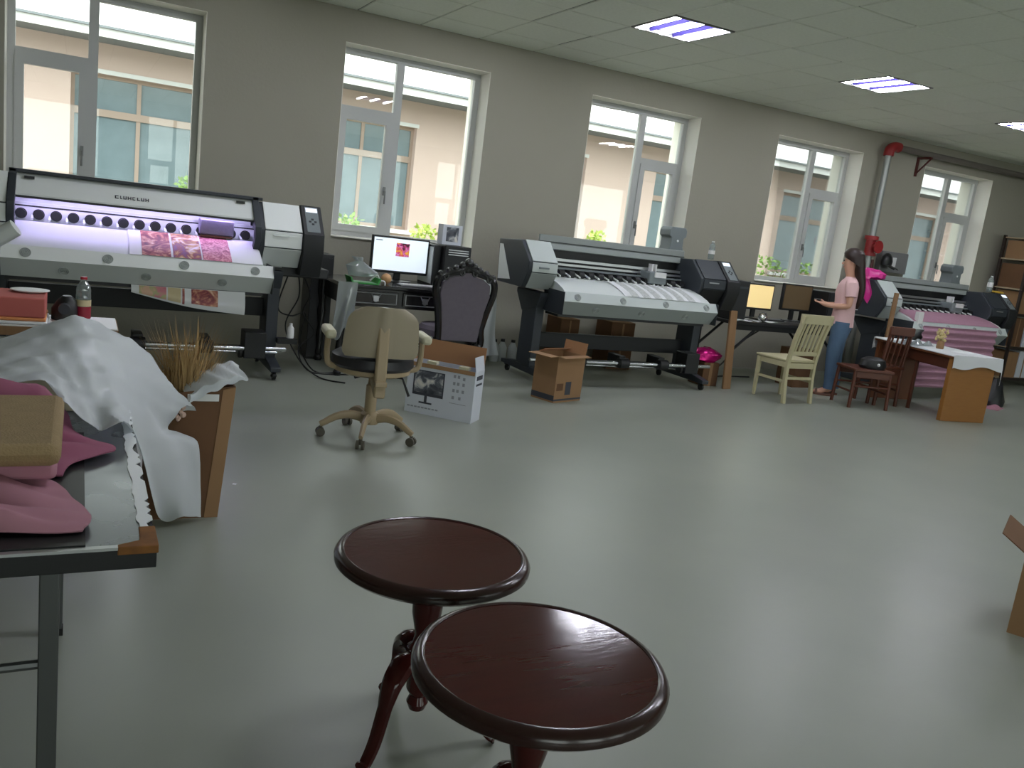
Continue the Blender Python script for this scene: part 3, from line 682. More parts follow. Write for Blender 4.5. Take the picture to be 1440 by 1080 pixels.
# bottles on the printers
def bottle(name, label, loc, h, r, m_body, cap, lab=None, group=None, fill=None):
    t = thing(name, label, 'bottle', loc, 0, group)
    b = MB(); b.lathe([(r * .9, 0), (r, .01), (r, h * .55), (r * .93, h * .62), (r, h * .66), (r * .85, h * .78), (r * .42, h * .9), (r * .4, h * .95)], 18); b.build('body', m_body, t)
    b = MB(); b.lathe([(r * .46, h * .94), (r * .46, h)], 14); b.build('cap', cap, t)
    if lab:
        for (z0, z1, mm) in lab: b = MB(); b.lathe([(r * 1.02, h * z0), (r * 1.02, h * z1)], 18, cap=False); b.build('label', mm, t)
    return t
bottle('water_bottle', 'clear plastic bottle standing on the control end of the middle printer', (5.74, 6.83, 1.278), .185, .032, M_pet, M_whitepl, [(.3, .5, M_whitepl)])
bottle('water_bottle', 'clear white-capped bottle on the far end of the pink-fabric printer', (10.25, 6.80, 1.278), .2, .035, M_pet, M_whitepl, [(.3, .6, M_whitepl)])
b = MB(); b.lathe([(.075, 0), (.08, .012), (.05, .022)], 18); tag(b.build('yellow_lid', mat('yellow_plastic', (206, 170, 60), .4), loc=(10.42, 6.8, 1.279)), 'yellow round lid lying beside the bottle on the far printer', 'lid')

# ------------------------------------------------------------------ dark tower and cables by printer 1
t = thing('dark_tower', 'tall narrow black cabinet standing between the violet-lit printer and the desk', 'cabinet', (1.80, 7.30, 0))
B(0, .19, 0, .30, .02, .93).build('body', M_black, t, .005); B(.01, .18, -.006, 0, .06, .90).build('front_panel', M_dark2, t); B(.015, .175, .02, .28, 0, .02).build('plinth', M_blackmetal, t)
for k, pts in enumerate([[(1.56, 6.75, .80), (1.60, 6.85, .60), (1.52, 6.9, .35), (1.62, 6.8, .10), (1.72, 6.5, .012), (1.88, 6.3, .012)],
                         [(1.60, 6.8, .80), (1.70, 6.9, .62), (1.68, 7.0, .45), (1.76, 6.9, .30), (1.64, 6.9, .16), (1.70, 6.7, .012), (2.0, 6.62, .012)],
                         [(1.50, 6.8, .80), (1.45, 6.9, .50), (1.58, 7.0, .42), (1.70, 7.0, .44), (1.66, 6.95, .2), (1.74, 6.75, .012), (1.95, 6.7, .012)]]):
    tag(T([tuple(p) for p in cat_rom(pts, 8)], .006, 6).build('power_cable', M_black), ['thin dark cable hanging from the violet-lit printer, forward along the floor', 'dark cable hanging straight beside the black tower', 'looped dark cable hanging closest to the printer leg'][k], 'cable')

# ------------------------------------------------------------------ desk 1 with computer
t = thing('black_lacquer_desk', 'black lacquered desk with silver lines under the white-screened monitor', 'desk', (1.86, 6.60, 0))
b = MB(); b.box(0, 1.22, 0, .74, .735, .765); dt = b.build('top', M_lacquer, t, .008)
B(.06, 1.16, .04, .70, .58, .735).build('apron', M_lacquer, t, .004)
for k, xa in enumerate((.12, .55)):
    d = B(xa, xa + .39, .022, .04, .60, .715).build('drawer', M_lacquer, t, .004)
    f = MB()
    def line(p, q, r=.0045): f.tube([(p[0], .018, p[1]), (q[0], .018, q[1])], r, 5)
    for p, q in (((xa + .02, .615), (xa + .37, .615)), ((xa + .02, .70), (xa + .37, .70)), ((xa + .02, .615), (xa + .02, .70)), ((xa + .37, .615), (xa + .37, .70)), ((xa + .15, .70), (xa + .185, .63)), ((xa + .235, .70), (xa + .20, .63)), ((xa + .185, .63), (xa + .20, .63))): line(p, q)
    f.build('silver_line', M_silverline, d)
    B(xa + .17, xa + .215, .008, .02, .635, .68).build('handle', M_silverline, d)
for (x_, y_) in ((.05, .05), (1.17, .05), (.05, .69), (1.17, .69)):
    b = MB(); b.lathe([(.022, .05), (.03, .08), (.022, .12), (.034, .22), (.024, .32), (.04, .45), (.028, .52), (.045, .60), (.045, .735)], 14, (x_, y_)); lg = b.build('leg', M_lacquer, t)
    b = MB(); b.lathe([(.03, 0), (.034, .03), (.02, .05)], 12, (x_, y_)); b.build('foot', M_blackmetal, lg)
b = MB(); b.grid(lambda u, v: (1.84 - .02 * v + .16 * u, 6.58 - .006 - .02 * math.sin(u * 9 + v * 5) * v, .775 - (.42 + .05 * math.sin(u * 7)) * v + (.0 if v > .02 else .004)), 14, 24, .001)
tag(b.build('plastic_wrap', M_clearbag), 'crinkled clear plastic wrap hanging over the desk corner by the black tower', 'plastic wrap')
def monitor(label, loc, wd, ht, scr, rotz=0, z0=.09, pic=False):
    t = thing('computer_monitor', label, 'monitor', loc, rotz)
    b = MB(); b.box(-wd / 2, wd / 2, -.012, .03, z0, z0 + ht); hs = b.build('housing', M_black, t, .006)
    s = B(-wd / 2 + .016, wd / 2 - .016, -.015, -.0125, z0 + .022, z0 + ht - .016).build('screen', scr, t, smooth=False)
    if pic:
        B(-.045, .075, -.0165, -.0152, z0 + .15, z0 + .265).build('flower_picture', M_screenpic, s, smooth=False)
        B(-wd / 2 + .03, -wd / 2 + .09, -.0165, -.0152, z0 + ht - .042, z0 + ht - .034).build('screen_menu', M_inkgrey, s, smooth=False)
    b = MB(); b.box(-.03, .03, .031, .055, .012, z0 + ht * .5); b.build('stand', M_black, t, .004)
    b = MB(); b.ell([(0, .03, 0, .13, .085), (0, .03, .008, .13, .085), (0, .03, .014, .06, .045)], 24); b.build('base', M_black, t)
    return t
monitor('black monitor with lit white screen showing a pink flower picture', (2.50, 7.06, .765), .52, .315, M_screenwhite, R(-2), .075, True)
t = thing('computer_tower', 'black computer tower standing on the lacquered desk behind the carved chair', 'computer', (2.885, 6.86, .7655))
B(-.05, .20, 0, .45, .0, .37).build('case', M_black, t, .006); B(-.045, .195, -.008, 0, .01, .36).build('front_panel', M_dark2, t)
for z in (.29, .31, .33): B(-.02, .17, -.014, -.008, z, z + .008).build('drive_slot', M_silverline, t)
t = thing('computer_tower', 'slim black computer case between the lit monitor and the larger tower', 'computer', (2.80, 6.93, .7655))
B(-.034, .03, 0, .36, 0, .36).build('case', M_black, t, .005); B(-.038, -.034, .02, .34, .02, .34).build('side_panel', M_silver2, t)
t = thing('photo_carton', 'small white box with a printed portrait, topmost on the computer tower', 'box', (2.845, 6.98, 1.1365))
B(0, .185, 0, .12, 0, .175).build('body', M_whitebox, t, .003); B(.035, .15, -.002, -.0005, .03, .155).build('portrait_print', M_photo, t, smooth=False)
t = thing('desk_clutter_tray', 'green plastic tray on the left end of the lacquered desk', 'tray', (2.08, 6.72, .766))
b = MB(); b.prism([(-.11, .0), (.11, .0), (.13, .05), (.12, .05), (.10, .008), (-.10, .008), (-.12, .05), (-.13, .05)], -.09, .09, 'y'); b.build('body', M_green, t)
b = MB(); b.ell([(2.10, 6.80, .775, .09, .07), (2.09, 6.80, .83, .14, .10), (2.05, 6.80, .88, .10, .08), (2.02, 6.80, .93, .03, .03), (2.0, 6.80, .95, .05, .04)], 14)
b = MB(); b.ell([(0, 0, .05, .10, .07), (.02, 0, .08, .13, .09), (-.03, 0, .13, .10, .07), (-.02, 0, .17, .03, .03), (-.04, 0, .20, .05, .04)], 14); tag(b.build('clear_bag', M_clearbag, loc=(2.06, 6.73, .772)), 'crumpled clear plastic bag lying in the green tray', 'bag')
b = MB(); b.ball((0, 0, .045), .045, 14, 9); tag(b.build('peach_ball', M_peach, loc=(2.30, 6.78, .765)), 'small round peach-coloured ball in front of the lit monitor', 'ball')
tag(T(cat_rom([(2.14, 6.72, .79), (2.19, 6.70, .84), (2.22, 6.70, .80), (2.26, 6.68, .775), (2.22, 6.66, .60), (2.215, 6.585, .45)], 6), .007, 6).build('white_cable', M_whitepl), 'white cable looping over the front edge of the lacquered desk', 'cable')
t = thing('keyboard', 'silvery keyboard lying below the lit monitor', 'keyboard', (2.60, 6.74, .766)); B(-.2, .18, -.06, .06, 0, .014).build('body', M_silverline, t, .003)
for r_ in range(4):
    b = MB()
    for c_ in range(12): b.box(-.185 + .03 * c_, -.161 + .03 * c_, -.05 + .026 * r_, -.03 + .026 * r_, .0145, .019)
    o = b.build('key_row', M_whitepl, t, smooth=False); o['kind'] = 'stuff'
b = MB(); b.lathe([(.10, 0), (.12, .26), (.125, .27), (.115, .27), (.095, .01)], 20); tag(b.build('waste_bin', mat('blue_grey_bin', (110, 120, 128), .5), loc=(2.62, 6.50, 0)), 'blue-grey bin standing under the lacquered desk beside the carved chair', 'bin')
for k in range(3):
    b = MB(); b.grid(lambda u, v, k=k: (-.12 + .2 * u, -.08 + .14 * v, .02 * math.sin(u * 5 + k) * math.cos(v * 4) + .012 * k), 8, 6, .001)
    tag(b.build('loose_papers', M_paper, loc=(2.64 - .03 * k, 6.48, .31 + .03 * k), rotz=.5 * k), ['lowest crumpled white sheet heaped in the blue-grey bin', 'middle crumpled white sheet heaped in the blue-grey bin', 'topmost crumpled white sheet heaped in the blue-grey bin'][k], 'paper')

# ------------------------------------------------------------------ carved chair
t = thing('carved_armless_chair', 'black carved high-back chair upholstered in mauve-grey velvet, facing the desk', 'chair', (2.80, 6.30, 0), R(-4))
ol = [(-.175, .34), (-.185, .50), (-.215, .66), (-.25, .80), (-.235, .90), (-.16, .945), (-.08, .965), (0, 1.0), (.08, .965), (.16, .945), (.235, .90), (.25, .80), (.215, .66), (.185, .50), (.175, .34)]
lean = lambda z: -.10 * (z - .34)
pth = [(x, lean(z), z) for x, z in ol]
pc_ = cat_rom(pth + [pth[0]], 4)[:-1]
b = MB(); b.tube(pc_, .030, 8, closed=True, up=(0, 1, 0)); fr = b.build('back_frame', M_lacquer, t)
inn = [(x * .86, .42 + (z - .42) * .94 if z > .5 else .39) for x, z in ol]
b = MB(); b.loft([[(x, lean(z) + o, z) for x, z in inn] for o in (-.022, .022)]); b.build('upholstered_back', M_upholst, t, .01)
b = MB()
for (x_, z_, r_) in ((0, 1.035, .042), (-.05, 1.012, .032), (.05, 1.012, .032), (-.10, .985, .03), (.10, .985, .03), (-.16, .965, .026), (.16, .965, .026), (-.225, .93, .03), (.225, .93, .03), (-.245, .86, .022), (.245, .86, .022), (0, .985, .035)): b.ball((x_, lean(z_), z_), r_, 10, 7, (1, .8, 1))
for s_ in (-1, 1):
    b.tube([(s_ * (.06 + .035 * math.cos(a) * (1 - a / 9)), lean(.95) - .02, .955 + .035 * math.sin(a) * (1 - a / 9)) for a in [k * .5 for k in range(14)]], .010, 6)
    b.tube([(s_ * (.19 + .035 * math.cos(a) * (1 - a / 9)), lean(.92) - .02, .915 + .035 * math.sin(a) * (1 - a / 9)) for a in [k * .5 for k in range(14)]], .010, 6)
o = b.build('carved_crest', M_lacquer, t); o['kind'] = 'stuff'
b = MB(); b.ell([(0, .25, .40, .255, .25), (0, .25, .45, .265, .26), (0, .25, .48, .24, .235)], 24); b.build('seat', M_upholst, t)
b = MB(); b.ell([(0, .25, .34, .25, .245), (0, .25, .40, .26, .255)], 24); b.build('seat_frame', M_lacquer, t)
for (x_, y_, s_) in ((-.19, .43, 1), (.19, .43, 1), (-.17, .02, -1), (.17, .02, -1)):
    b = MB(); b.tube(cat_rom([(x_, y_, .37), (x_ * 1.08, y_ + s_ * .03, .26), (x_ * .98, y_ - s_ * .005, .12), (x_ * 1.06, y_ + s_ * .03, .015)], 5), [.034] * 4 + [.03] * 4 + [.022] * 4 + [.018] * 3 + [.026], 8); b.build('leg', M_lacquer, t)

# ------------------------------------------------------------------ task chair
t = thing('task_chair', 'beige swivel task chair seen from behind, black leather seat, on five castors', 'chair', (1.61, 4.82, 0), R(-8))
b = MB(); b.lathe([(.028, .10), (.028, .19), (.05, .185), (.05, .14)], 16); 
hub = MB(); hub.lathe([(.055, .09), (.062, .11), (.058, .15), (.04, .165)], 18); hub.build('hub', M_beigeplastic, t)
col = MB(); col.lathe([(.036, .16), (.036, .33), (.026, .335), (.026, .42)], 16); col.build('gas_column', M_beigeplastic, t)
for k in range(5):
    a = R(36 + 72 * k); c, s = math.cos(a), math.sin(a); pr = []
    for (r_, z_) in ((.04, .125), (.12, .14), (.20, .125), (.27, .085), (.295, .072)): pr.append((r_ * c, r_ * s, z_))
    lg = T(cat_rom(pr, 4), [.030 - .0008 * q for q in range(17)], 8, flat=.75, up=(0, 0, 1)).build('leg', M_beigeplastic, t)
    b = MB(); px, py = .29 * c, .29 * s; tx, ty = -s, c
    for q in (-.016, .016): b.cyl((px + tx * (q - .008), py + ty * (q - .008), .027), (px + tx * (q + .008), py + ty * (q + .008), .027), .027, n=14)
    b.cyl((px, py, .03), (px, py, .062), .011, n=8); b.build('caster', mat('castor_grey', (84, 80, 70), .5) if k == 0 else MATS['castor_grey'], lg)
b = MB(); b.box(-.07, .07, -.10, .10, .40, .425); b.box(-.035, .035, -.28, -.05, .375, .405); b.build('seat_plate', M_beigeplastic, t, .006)
b = MB(); b.ell([(0, .06, .395, .20, .19), (0, .06, .41, .235, .225), (0, .06, .435, .235, .225)], 28); b.build('seat_pan', M_beigeplastic, t)
b = MB(); b.ell([(0, .06, .436, .235, .225), (0, .06, .455, .252, .242), (0, .06, .505, .248, .238), (0, .06, .525, .215, .205), (0, .06, .53, .12, .11)], 28); b.build('seat_cushion', M_leather, t)
def backpt(u, v, off=0):
    z = .535 + .30 * v; hw = .225 - .03 * v; k = 1 - max(0, (v - .7) / .3) ** 2.4 * .34; k *= 1 - max(0, (.15 - v) / .15) ** 2 * .12
    x = (u - .5) * 2 * hw * k
    zc = z - .03 * abs(u * 2 - 1) ** 3 * (v > .6) * (v - .6) / .4
    return (x, -.20 + .05 * (abs(u * 2 - 1)) ** 2 - .03 * (v - .3) + off, zc)
b = MB(); b.grid(lambda u, v: backpt(u, v, -.012 * max(0, 1 - abs(u - .5) * 9)), 28, 14, -.014); b.build('back_shell', M_beigeshell, t)
b = MB(); b.grid(lambda u, v: backpt(.03 + .94 * u, .03 + .94 * v, .032), 20, 12, .03); b.build('back_cushion', M_leather, t)
b = MB(); b.prism([(-.255, .30), (-.10, .36), (-.10, .41), (-.20, .41), (-.205, .52), (-.20, .74), (-.228, .74), (-.245, .52)], -.034, .034); b.build('back_bracket', M_beigeplastic, t, .012)
for s in (-1, 1):
    ar = T(cat_rom([(s * .19, .02, .43), (s * .265, .02, .44), (s * .285, .02, .50), (s * .285, .02, .62)], 5), .018, 8).build('armrest', M_beigeplastic, t)
    b = MB(); b.box(s * .285 - .032, s * .285 + .032, -.12, .14, .615, .668); b.build('arm_pad', M_cream, ar, .018)
T([(.03, -.05, .405), (.16, -.10, .40), (.20, -.14, .30)], [.007, .007, .009], 8).build('lever', M_black, t)
T([(-.03, -.02, .40), (-.12, -.06, .385)], [.007, .010], 8).build('lever', M_black, t)

# ------------------------------------------------------------------ monitor carton
def carton(name, label, loc, rotz, w, d, h, m, minside, flaps=(), th=.006):
    t = thing(name, label, 'box', loc, rotz)
    b = MB()
    o_ = [(0, 0), (w, 0), (w, d), (0, d)]; i_ = [(th, th), (w - th, th), (w - th, d - th), (th, d - th)]
    b.loft([[(x, y, .004) for x, y in i_], [(x, y, h) for x, y in i_], [(x, y, h) for x, y in o_], [(x, y, 0) for x, y in o_]], cap=False)
    b.add([(x, y, 0) for x, y in o_] + [(x, y, .004) for x, y in i_], [(0, 1, 2, 3), (4, 5, 6, 7)]); b.build('body', m, t, smooth=False)
    for (side, ang, ln, mm) in flaps:
        a = R(ang); c, s = math.cos(a), math.sin(a)                # 0 = straight up, 90 = folded flat outwards
        f = MB()
        P = {'front': lambda u, k, o: (u * w, -k * s + o * c, h + k * c + o * s), 'back': lambda u, k, o: (u * w, d + k * s - o * c, h + k * c + o * s),
             'left': lambda u, k, o: (-k * s + o * c, u * d, h + k * c + o * s), 'right': lambda u, k, o: (w + k * s - o * c, u * d, h + k * c + o * s)}[side]
        f.loft([[P(u, 0.0, 0), P(u, ln, 0), P(u, ln, .004), P(u, 0.0, .004)] for u in (.01, .99)]); f.build('flap', mm, t, smooth=False)
    return t
mb_rot = math.atan2(-.364, .357)
t = carton('monitor_carton', 'white carton printed with a monitor picture, standing open beside the task chair', (2.085, 5.49, 0), mb_rot, .51, .17, .365, M_whitebox, M_cardin, [('back', 4, .15, M_cardin), ('front', 172, .028, M_card), ('left', 60, .10, M_cardin), ('right', -10, .10, M_whitebox)])
pm = B(.05, .285, -.0015, -.0004, .135, .315).build('printed_monitor', M_inkdark, t, smooth=False)
B(.06, .275, -.0022, -.0016, .155, .308).build('printed_screen_photo', M_photo, pm, smooth=False); b = MB(); b.box(.145, .165, -.0022, -.0005, .09, .135); b.ell([(.155, -.001, .078, .05, .0008), (.155, -.001, .09, .05, .0008)], 16); b.build('printed_stand', M_inkdark, pm, smooth=False)
b = MB()
for k in range(9): b.box(.02 + .027 * k, .040 + .027 * k, -.0015, -.0004, .042, .052)
for k in range(4): b.box(.10 + .022 * k, .118 + .022 * k, -.0015, -.0004, .335, .352)
o = b.build('printed_lettering', M_inkgrey, t, smooth=False); o['kind'] = 'stuff'
b = MB()
for (x_, z_) in ((.35, .30), (.38, .30), (.42, .29), (.35, .25), (.38, .25), (.42, .25), (.35, .20), (.38, .20), (.42, .20), (.35, .15), (.40, .15)): b.box(x_, x_ + .018, -.0015, -.0004, z_, z_ + .022)
b.box(.335, .46, -.0015, -.0004, .118, .122); o = b.build('printed_icons', M_inkgrey, t, smooth=False); o['kind'] = 'stuff'
B(.51, .5115, .03, .14, .30, .33).build('printed_side_mark', M_inkdark, t, smooth=False); B(.51, .5115, .03, .14, .26, .275).build('printed_side_mark', M_inkdark, t, smooth=False)
for (x_) in (.14, .38): B(x_, x_ + .07, .0, .05, .366, .385).build('foam_block', M_cream, t)

# open brown carton in front of printer 2
t = carton('open_carton', 'open brown carton with dark print, on the floor before the middle printer', (3.47, 5.77, 0), R(19), .345, .25, .385, M_card, M_cardin, [('front', 95, .07, M_card), ('right', 8, .10, M_cardin), ('left', 92, .10, M_card), ('back', -65, .09, M_cardin)])
B(.02, .10, -.0015, -.0003, .10, .16).build('printed_mark', M_carddark, t, smooth=False); B(.13, .20, -.0015, -.0003, .06, .17).build('printed_mark', M_inkdark, t, smooth=False)
B(.0, .345, -.0015, -.0003, .015, .03).build('printed_band', M_inkdark, t, smooth=False); B(-.0015, -.0003, .0, .25, .015, .06).build('printed_band', M_inkdark, t, smooth=False)
b = MB(); b.grid(lambda u, v: (.02 + .3 * u, .02 + .2 * v, .30 + .02 * math.sin(u * 7) * math.cos(v * 5)), 8, 6, .003); tag(b.build('packing_paper', M_paper, loc=(3.47, 5.77, 0), rotz=R(19)), 'white paper lying inside the open brown carton', 'paper')

# jugs by the wall
for k, (x_, y_) in enumerate(((3.66, 7.60), (3.77, 7.56), (3.88, 7.60), (3.99, 7.58))):
    t = thing('plastic_jug', 'cloudy plastic jug at the wall, %s in the row from the carved chair' % ('first', 'second', 'third', 'fourth')[k], 'jug', (x_, y_, 0), .4 * k, 'cloudy jugs standing at the wall')
    b = MB(); b.ell([(0, 0, 0, .048, .044), (0, 0, .01, .052, .048), (0, 0, .14, .052, .048), (0, 0, .18, .03, .028), (0, 0, .20, .018, .018)], 14); b.build('body', M_jug, t)
    b = MB(); b.lathe([(.022, .198), (.022, .225)], 12); b.build('cap', M_black, t)

# cartons standing behind printer 2
for (x_, w_, h_, lab) in ((4.40, .22, .50, 'narrow brown carton against the wall behind the middle printer legs'), (5.02, .30, .50, 'wider brown carton against the wall behind the middle printer'), (5.34, .34, .48, 'third brown carton at the wall, nearest the pink foil bag')):
    if 'third' in lab: continue
    t = thing('brown_carton', lab, 'box', (x_, 7.36, 0)); B(0, w_, 0, .3, 0, h_).build('body', M_carddark, t, .003); B(w_ * .46, w_ * .54, -.001, -.0002, .02, h_ - .01).build('tape_strip', M_card, t, smooth=False)
    b = MB(); b.box(.0, w_ * .495, 0, .3, h_ + .001, h_ + .005); b.box(w_ * .505, w_, 0, .3, h_ + .001, h_ + .005); b.build('top_flaps', M_card, t, smooth=False)
# white plastic sheet hanging by left leg of printer 2
b = MB(); b.grid(lambda u, v: (3.30 + .20 * u + .16 * v + .02 * math.sin(v * 6), 7.20 + .03 * math.sin(u * 6 + v * 3), .84 - .72 * v), 10, 16, .001); tag(b.build('hanging_plastic', M_plastic), 'limp milky plastic sheet hanging behind the middle printer left foot', 'plastic sheet')

# pink foil bag on a carton, board beside it
t = thing('brown_carton', 'small brown carton under the magenta foil bag', 'box', (5.71, 6.62, 0)); B(0, .20, 0, .22, 0, .24).build('body', M_carddark, t, .003); B(.08, .12, -.001, -.0002, .0, .24).build('tape_strip', M_card, t, smooth=False)
rn = random.Random(3); b = MB(); b.ell([(.0, 0, 0, .12, .09), (0, 0, .03, .19, .11), (.01, 0, .08, .18, .11), (-.01, 0, .12, .13, .08), (0, 0, .14, .06, .04)], 18)
b.v = [(x + rn.uniform(-.012, .012), y + rn.uniform(-.012, .012), max(0, z + rn.uniform(-.01, .01))) for x, y, z in b.v]; tag(b.build('foil_bag', M_foil, loc=(5.80, 6.73, .2405)), 'shiny magenta foil bag lying on a small carton', 'bag')
t = thing('wooden_board', 'tall tan wooden board standing upright at the end of the black desk', 'board', (5.945, 6.50, 0), R(8)); b = MB(); b.loft([[(-.06, -.012, 0), (.05, -.012, 0), (.05, .012, 0), (-.06, .012, 0)], [(-.055, .06, .80), (.045, .06, .80), (.045, .084, .80), (-.055, .084, .80)]]); b.build('board', M_woodtan, t, .003)

# ------------------------------------------------------------------ desk 2 with two monitors
t = thing('black_folding_desk', 'black desk on folding trestle legs under the yellow-lit monitor', 'desk', (5.98, 6.62, 0))
B(0, 1.75, 0, .62, .655, .69).build('top', M_black, t, .004); B(.03, 1.72, .02, .04, .60, .655).build('edge_rail', M_blackmetal, t)
for x_ in (.08, 1.62):
    b = MB(); b.tube([(x_, .05, .0), (x_, .05, .65)], .016, 8); b.build('leg', M_blackmetal, t); b = MB(); b.tube([(x_, .57, .0), (x_, .57, .65)], .016, 8); b.build('leg', M_blackmetal, t)
    s_ = 1 if x_ < 1 else -1
    T([(x_ + .0 * s_, .05, .36), (x_ + .34 * s_, .05, .645)], .015, 8).build('brace', M_blackmetal, t); T([(x_, .57, .36), (x_ + .34 * s_, .57, .645)], .015, 8).build('brace', M_blackmetal, t)
monitor('small black monitor with lit yellow screen on the folding desk', (6.64, 7.02, .691), .42, .285, M_yellowscreen, R(-3), .10)
monitor('black monitor with brown reflection painted on its off screen beside the yellow one', (7.22, 7.02, .691), .42, .30, M_offscreen, R(-3), .12)
t = thing('computer_tower', 'black computer tower on the left end of the folding desk, beside the printer', 'computer', (6.02, 6.72, .691), R(-4)); B(0, .20, 0, .42, 0, .41).build('case', M_black, t, .006); B(.01, .19, -.008, 0, .01, .40).build('front_panel', M_dark2, t); B(.03, .17, -.012, -.008, .33, .35).build('drive_slot', M_dark, t)
t = thing('computer_tower', 'black computer case behind the woman on the folding desk', 'computer', (7.46, 6.78, .691)); B(0, .22, 0, .40, 0, .38).build('case', M_black, t, .006); B(.01, .21, -.008, 0, .01, .37).build('front_panel', M_dark2, t)
b = MB(); b.grid(lambda u, v: (.32 * u, .22 * v, .003 + .01 * math.sin(u * 5 + v * 3) ** 2), 8, 6, .002); tag(b.build('white_papers', M_paper, loc=(6.34, 6.64, .692), rotz=.1), 'white papers lying before the yellow-lit monitor', 'paper')
b = MB(); b.grid(lambda u, v: (.22 * u, .16 * v, .003 + .012 * math.sin(u * 4 + v * 6) ** 2), 8, 6, .002); tag(b.build('white_cloth', M_whitecloth, loc=(6.02, 6.62, .692), rotz=-.1), 'small crumpled white cloth at the board end of the folding desk', 'cloth')
b = MB(); b.ball((0, 0, .04), .055, 14, 8, (1, .8, .75)); b.tube([(-.055, 0, .04), (-.04, 0, .085), (0, 0, .10), (.04, 0, .085), (.055, 0, .04)], .008, 6); tag(b.build('silver_helmet_dome', M_steel, loc=(6.42, 6.60 + .06, .70)), 'small shiny silver dome on the front edge of the folding desk', 'ornament')
t = thing('keyboard', 'dark keyboard lying under the yellow-lit monitor', 'keyboard', (6.62, 6.80, .703)); B(-.2, .2, -.06, .06, 0, .015).build('body', M_black, t, .003); B(-.19, .19, -.05, .05, .0151, .018).build('keys', M_dark, t)
tag(T(cat_rom([(6.5, 6.75, .60), (6.35, 6.9, .4), (6.25, 6.95, .2), (6.1, 7.0, .02), (6.4, 7.1, .015), (6.8, 7.1, .015)], 8), .008, 6).build('power_cable', M_black), 'dark cable hanging and curling on the floor under the folding desk', 'cable')
t = thing('brown_carton', 'dark brown carton on the floor behind the cream chair', 'box', (7.02, 6.66, 0)); B(0, .30, 0, .26, 0, .42).build('body', M_carddark, t, .003); B(.0, .30, -.001, -.0002, .36, .375).build('tape_strip', M_card, t, smooth=False)

# ------------------------------------------------------------------ cream slat chair
t = thing('slatted_wooden_chair', 'cream painted wooden chair with vertical slats, beside the woman', 'chair', (6.31, 6.11, 0), R(2))
W2, D2, SH = .185, .185, .42
for s in (-1, 1):
    b = MB(); b.loft([[(s * W2 + dx - .018, yy + dy - .018, z) for dx, dy in ((0, 0), (.036, 0), (.036, .036), (0, .036))] for z, yy in ((0, -D2 - .03), (.25, -D2), (SH, -D2), (.65, -D2 - .04), (.87, -D2 - .11))]); b.build('rear_leg', M_crpaint, t, .004)
    b = MB(); b.loft([[(s * W2 + dx - h_, D2 + dy - h_, z) for dx, dy in ((0, 0), (2 * h_, 0), (2 * h_, 2 * h_), (0, 2 * h_))] for z, h_ in ((0, .013), (SH - .02, .02))]); b.build('front_leg', M_crpaint, t, .004)
    B(s * W2 - .010, s * W2 + .010, -D2 + .02, D2 - .02, .20, .225).build('side_stretcher', M_crpaint, t)
    B(s * W2 - .010, s * W2 + .010, -D2 + .02, D2 - .02, SH - .07, SH - .015).build('seat_rail', M_crpaint, t)
b = MB(); b.loft([[(x, y, z) for x, y in ((-W2 - .01, -D2 - .01), (W2 + .01, -D2 - .01), (W2 + .03, D2 + .03), (-W2 - .03, D2 + .03))] for z in (SH - .015, SH + .008)]); b.build('seat', M_crpaint, t, .008)
B(-W2 + .018, W2 - .018, -D2 - .012, -D2 + .012, .235, .26).build('stretcher', M_crpaint, t); B(-W2 + .018, W2 - .018, D2 - .01, D2 + .01, SH - .075, SH - .02).build('seat_rail', M_crpaint, t); B(-W2 + .018, W2 - .018, -D2 - .012, -D2 + .012, SH - .075, SH - .02).build('seat_rail', M_crpaint, t)
yb = lambda z: -D2 - (.0 if z < SH else .11 * ((z - SH) / .45) ** 1.4)
b = MB(); b.grid(lambda u, v: ((u - .5) * 2 * (W2 + .03), yb(.85) - .02 + .02 * (2 * u - 1) ** 2, .80 + .09 * v), 12, 3, .024); b.build('crest_rail', M_crpaint, t)
b = MB(); b.box(-W2, W2, yb(.5) - .014, yb(.5) + .008, .475, .515); b.build('lower_back_rail', M_crpaint, t, .004)
for k in range(6):
    x_ = -.135 + .054 * k; b = MB(); b.loft([[(x_ + dx, yb(z) + dy, z) for dx, dy in ((-.012, -.008), (.012, -.008), (.012, .006), (-.012, .006))] for z in (.51, .6, .7, .81)]); b.build('slat', M_crpaint, t)

# ------------------------------------------------------------------ woman
def skin_mesh(name, verts, edges, radii, m, parent, root=0, sub=1):
    me = bpy.data.meshes.new(name); me.from_pydata(verts, edges, []); me.materials.append(m)
    o = bpy.data.objects.new(name, me); COL.objects.link(o); o.parent = parent
    md = o.modifiers.new('skin', 'SKIN'); md.use_smooth_shade = True
    for k, s in enumerate(me.skin_vertices[0].data):
        r = radii[k]; s.radius = (r, r) if not isinstance(r, tuple) else r; s.use_root = (k == root)
    sb = o.modifiers.new('sub', 'SUBSURF'); sb.levels = sub; sb.render_levels = sub
    return o
pw = thing('person', 'woman standing in pale pink top and blue jeans, looking down at a phone', 'person', (7.22, 6.33, 0), R(-44))
V = []; Ed = []; Rd = []
def nv(p, r, par=None):
    V.append(p); Rd.append(r); k = len(V) - 1
    if par is not None: Ed.append((par, k))
    return k
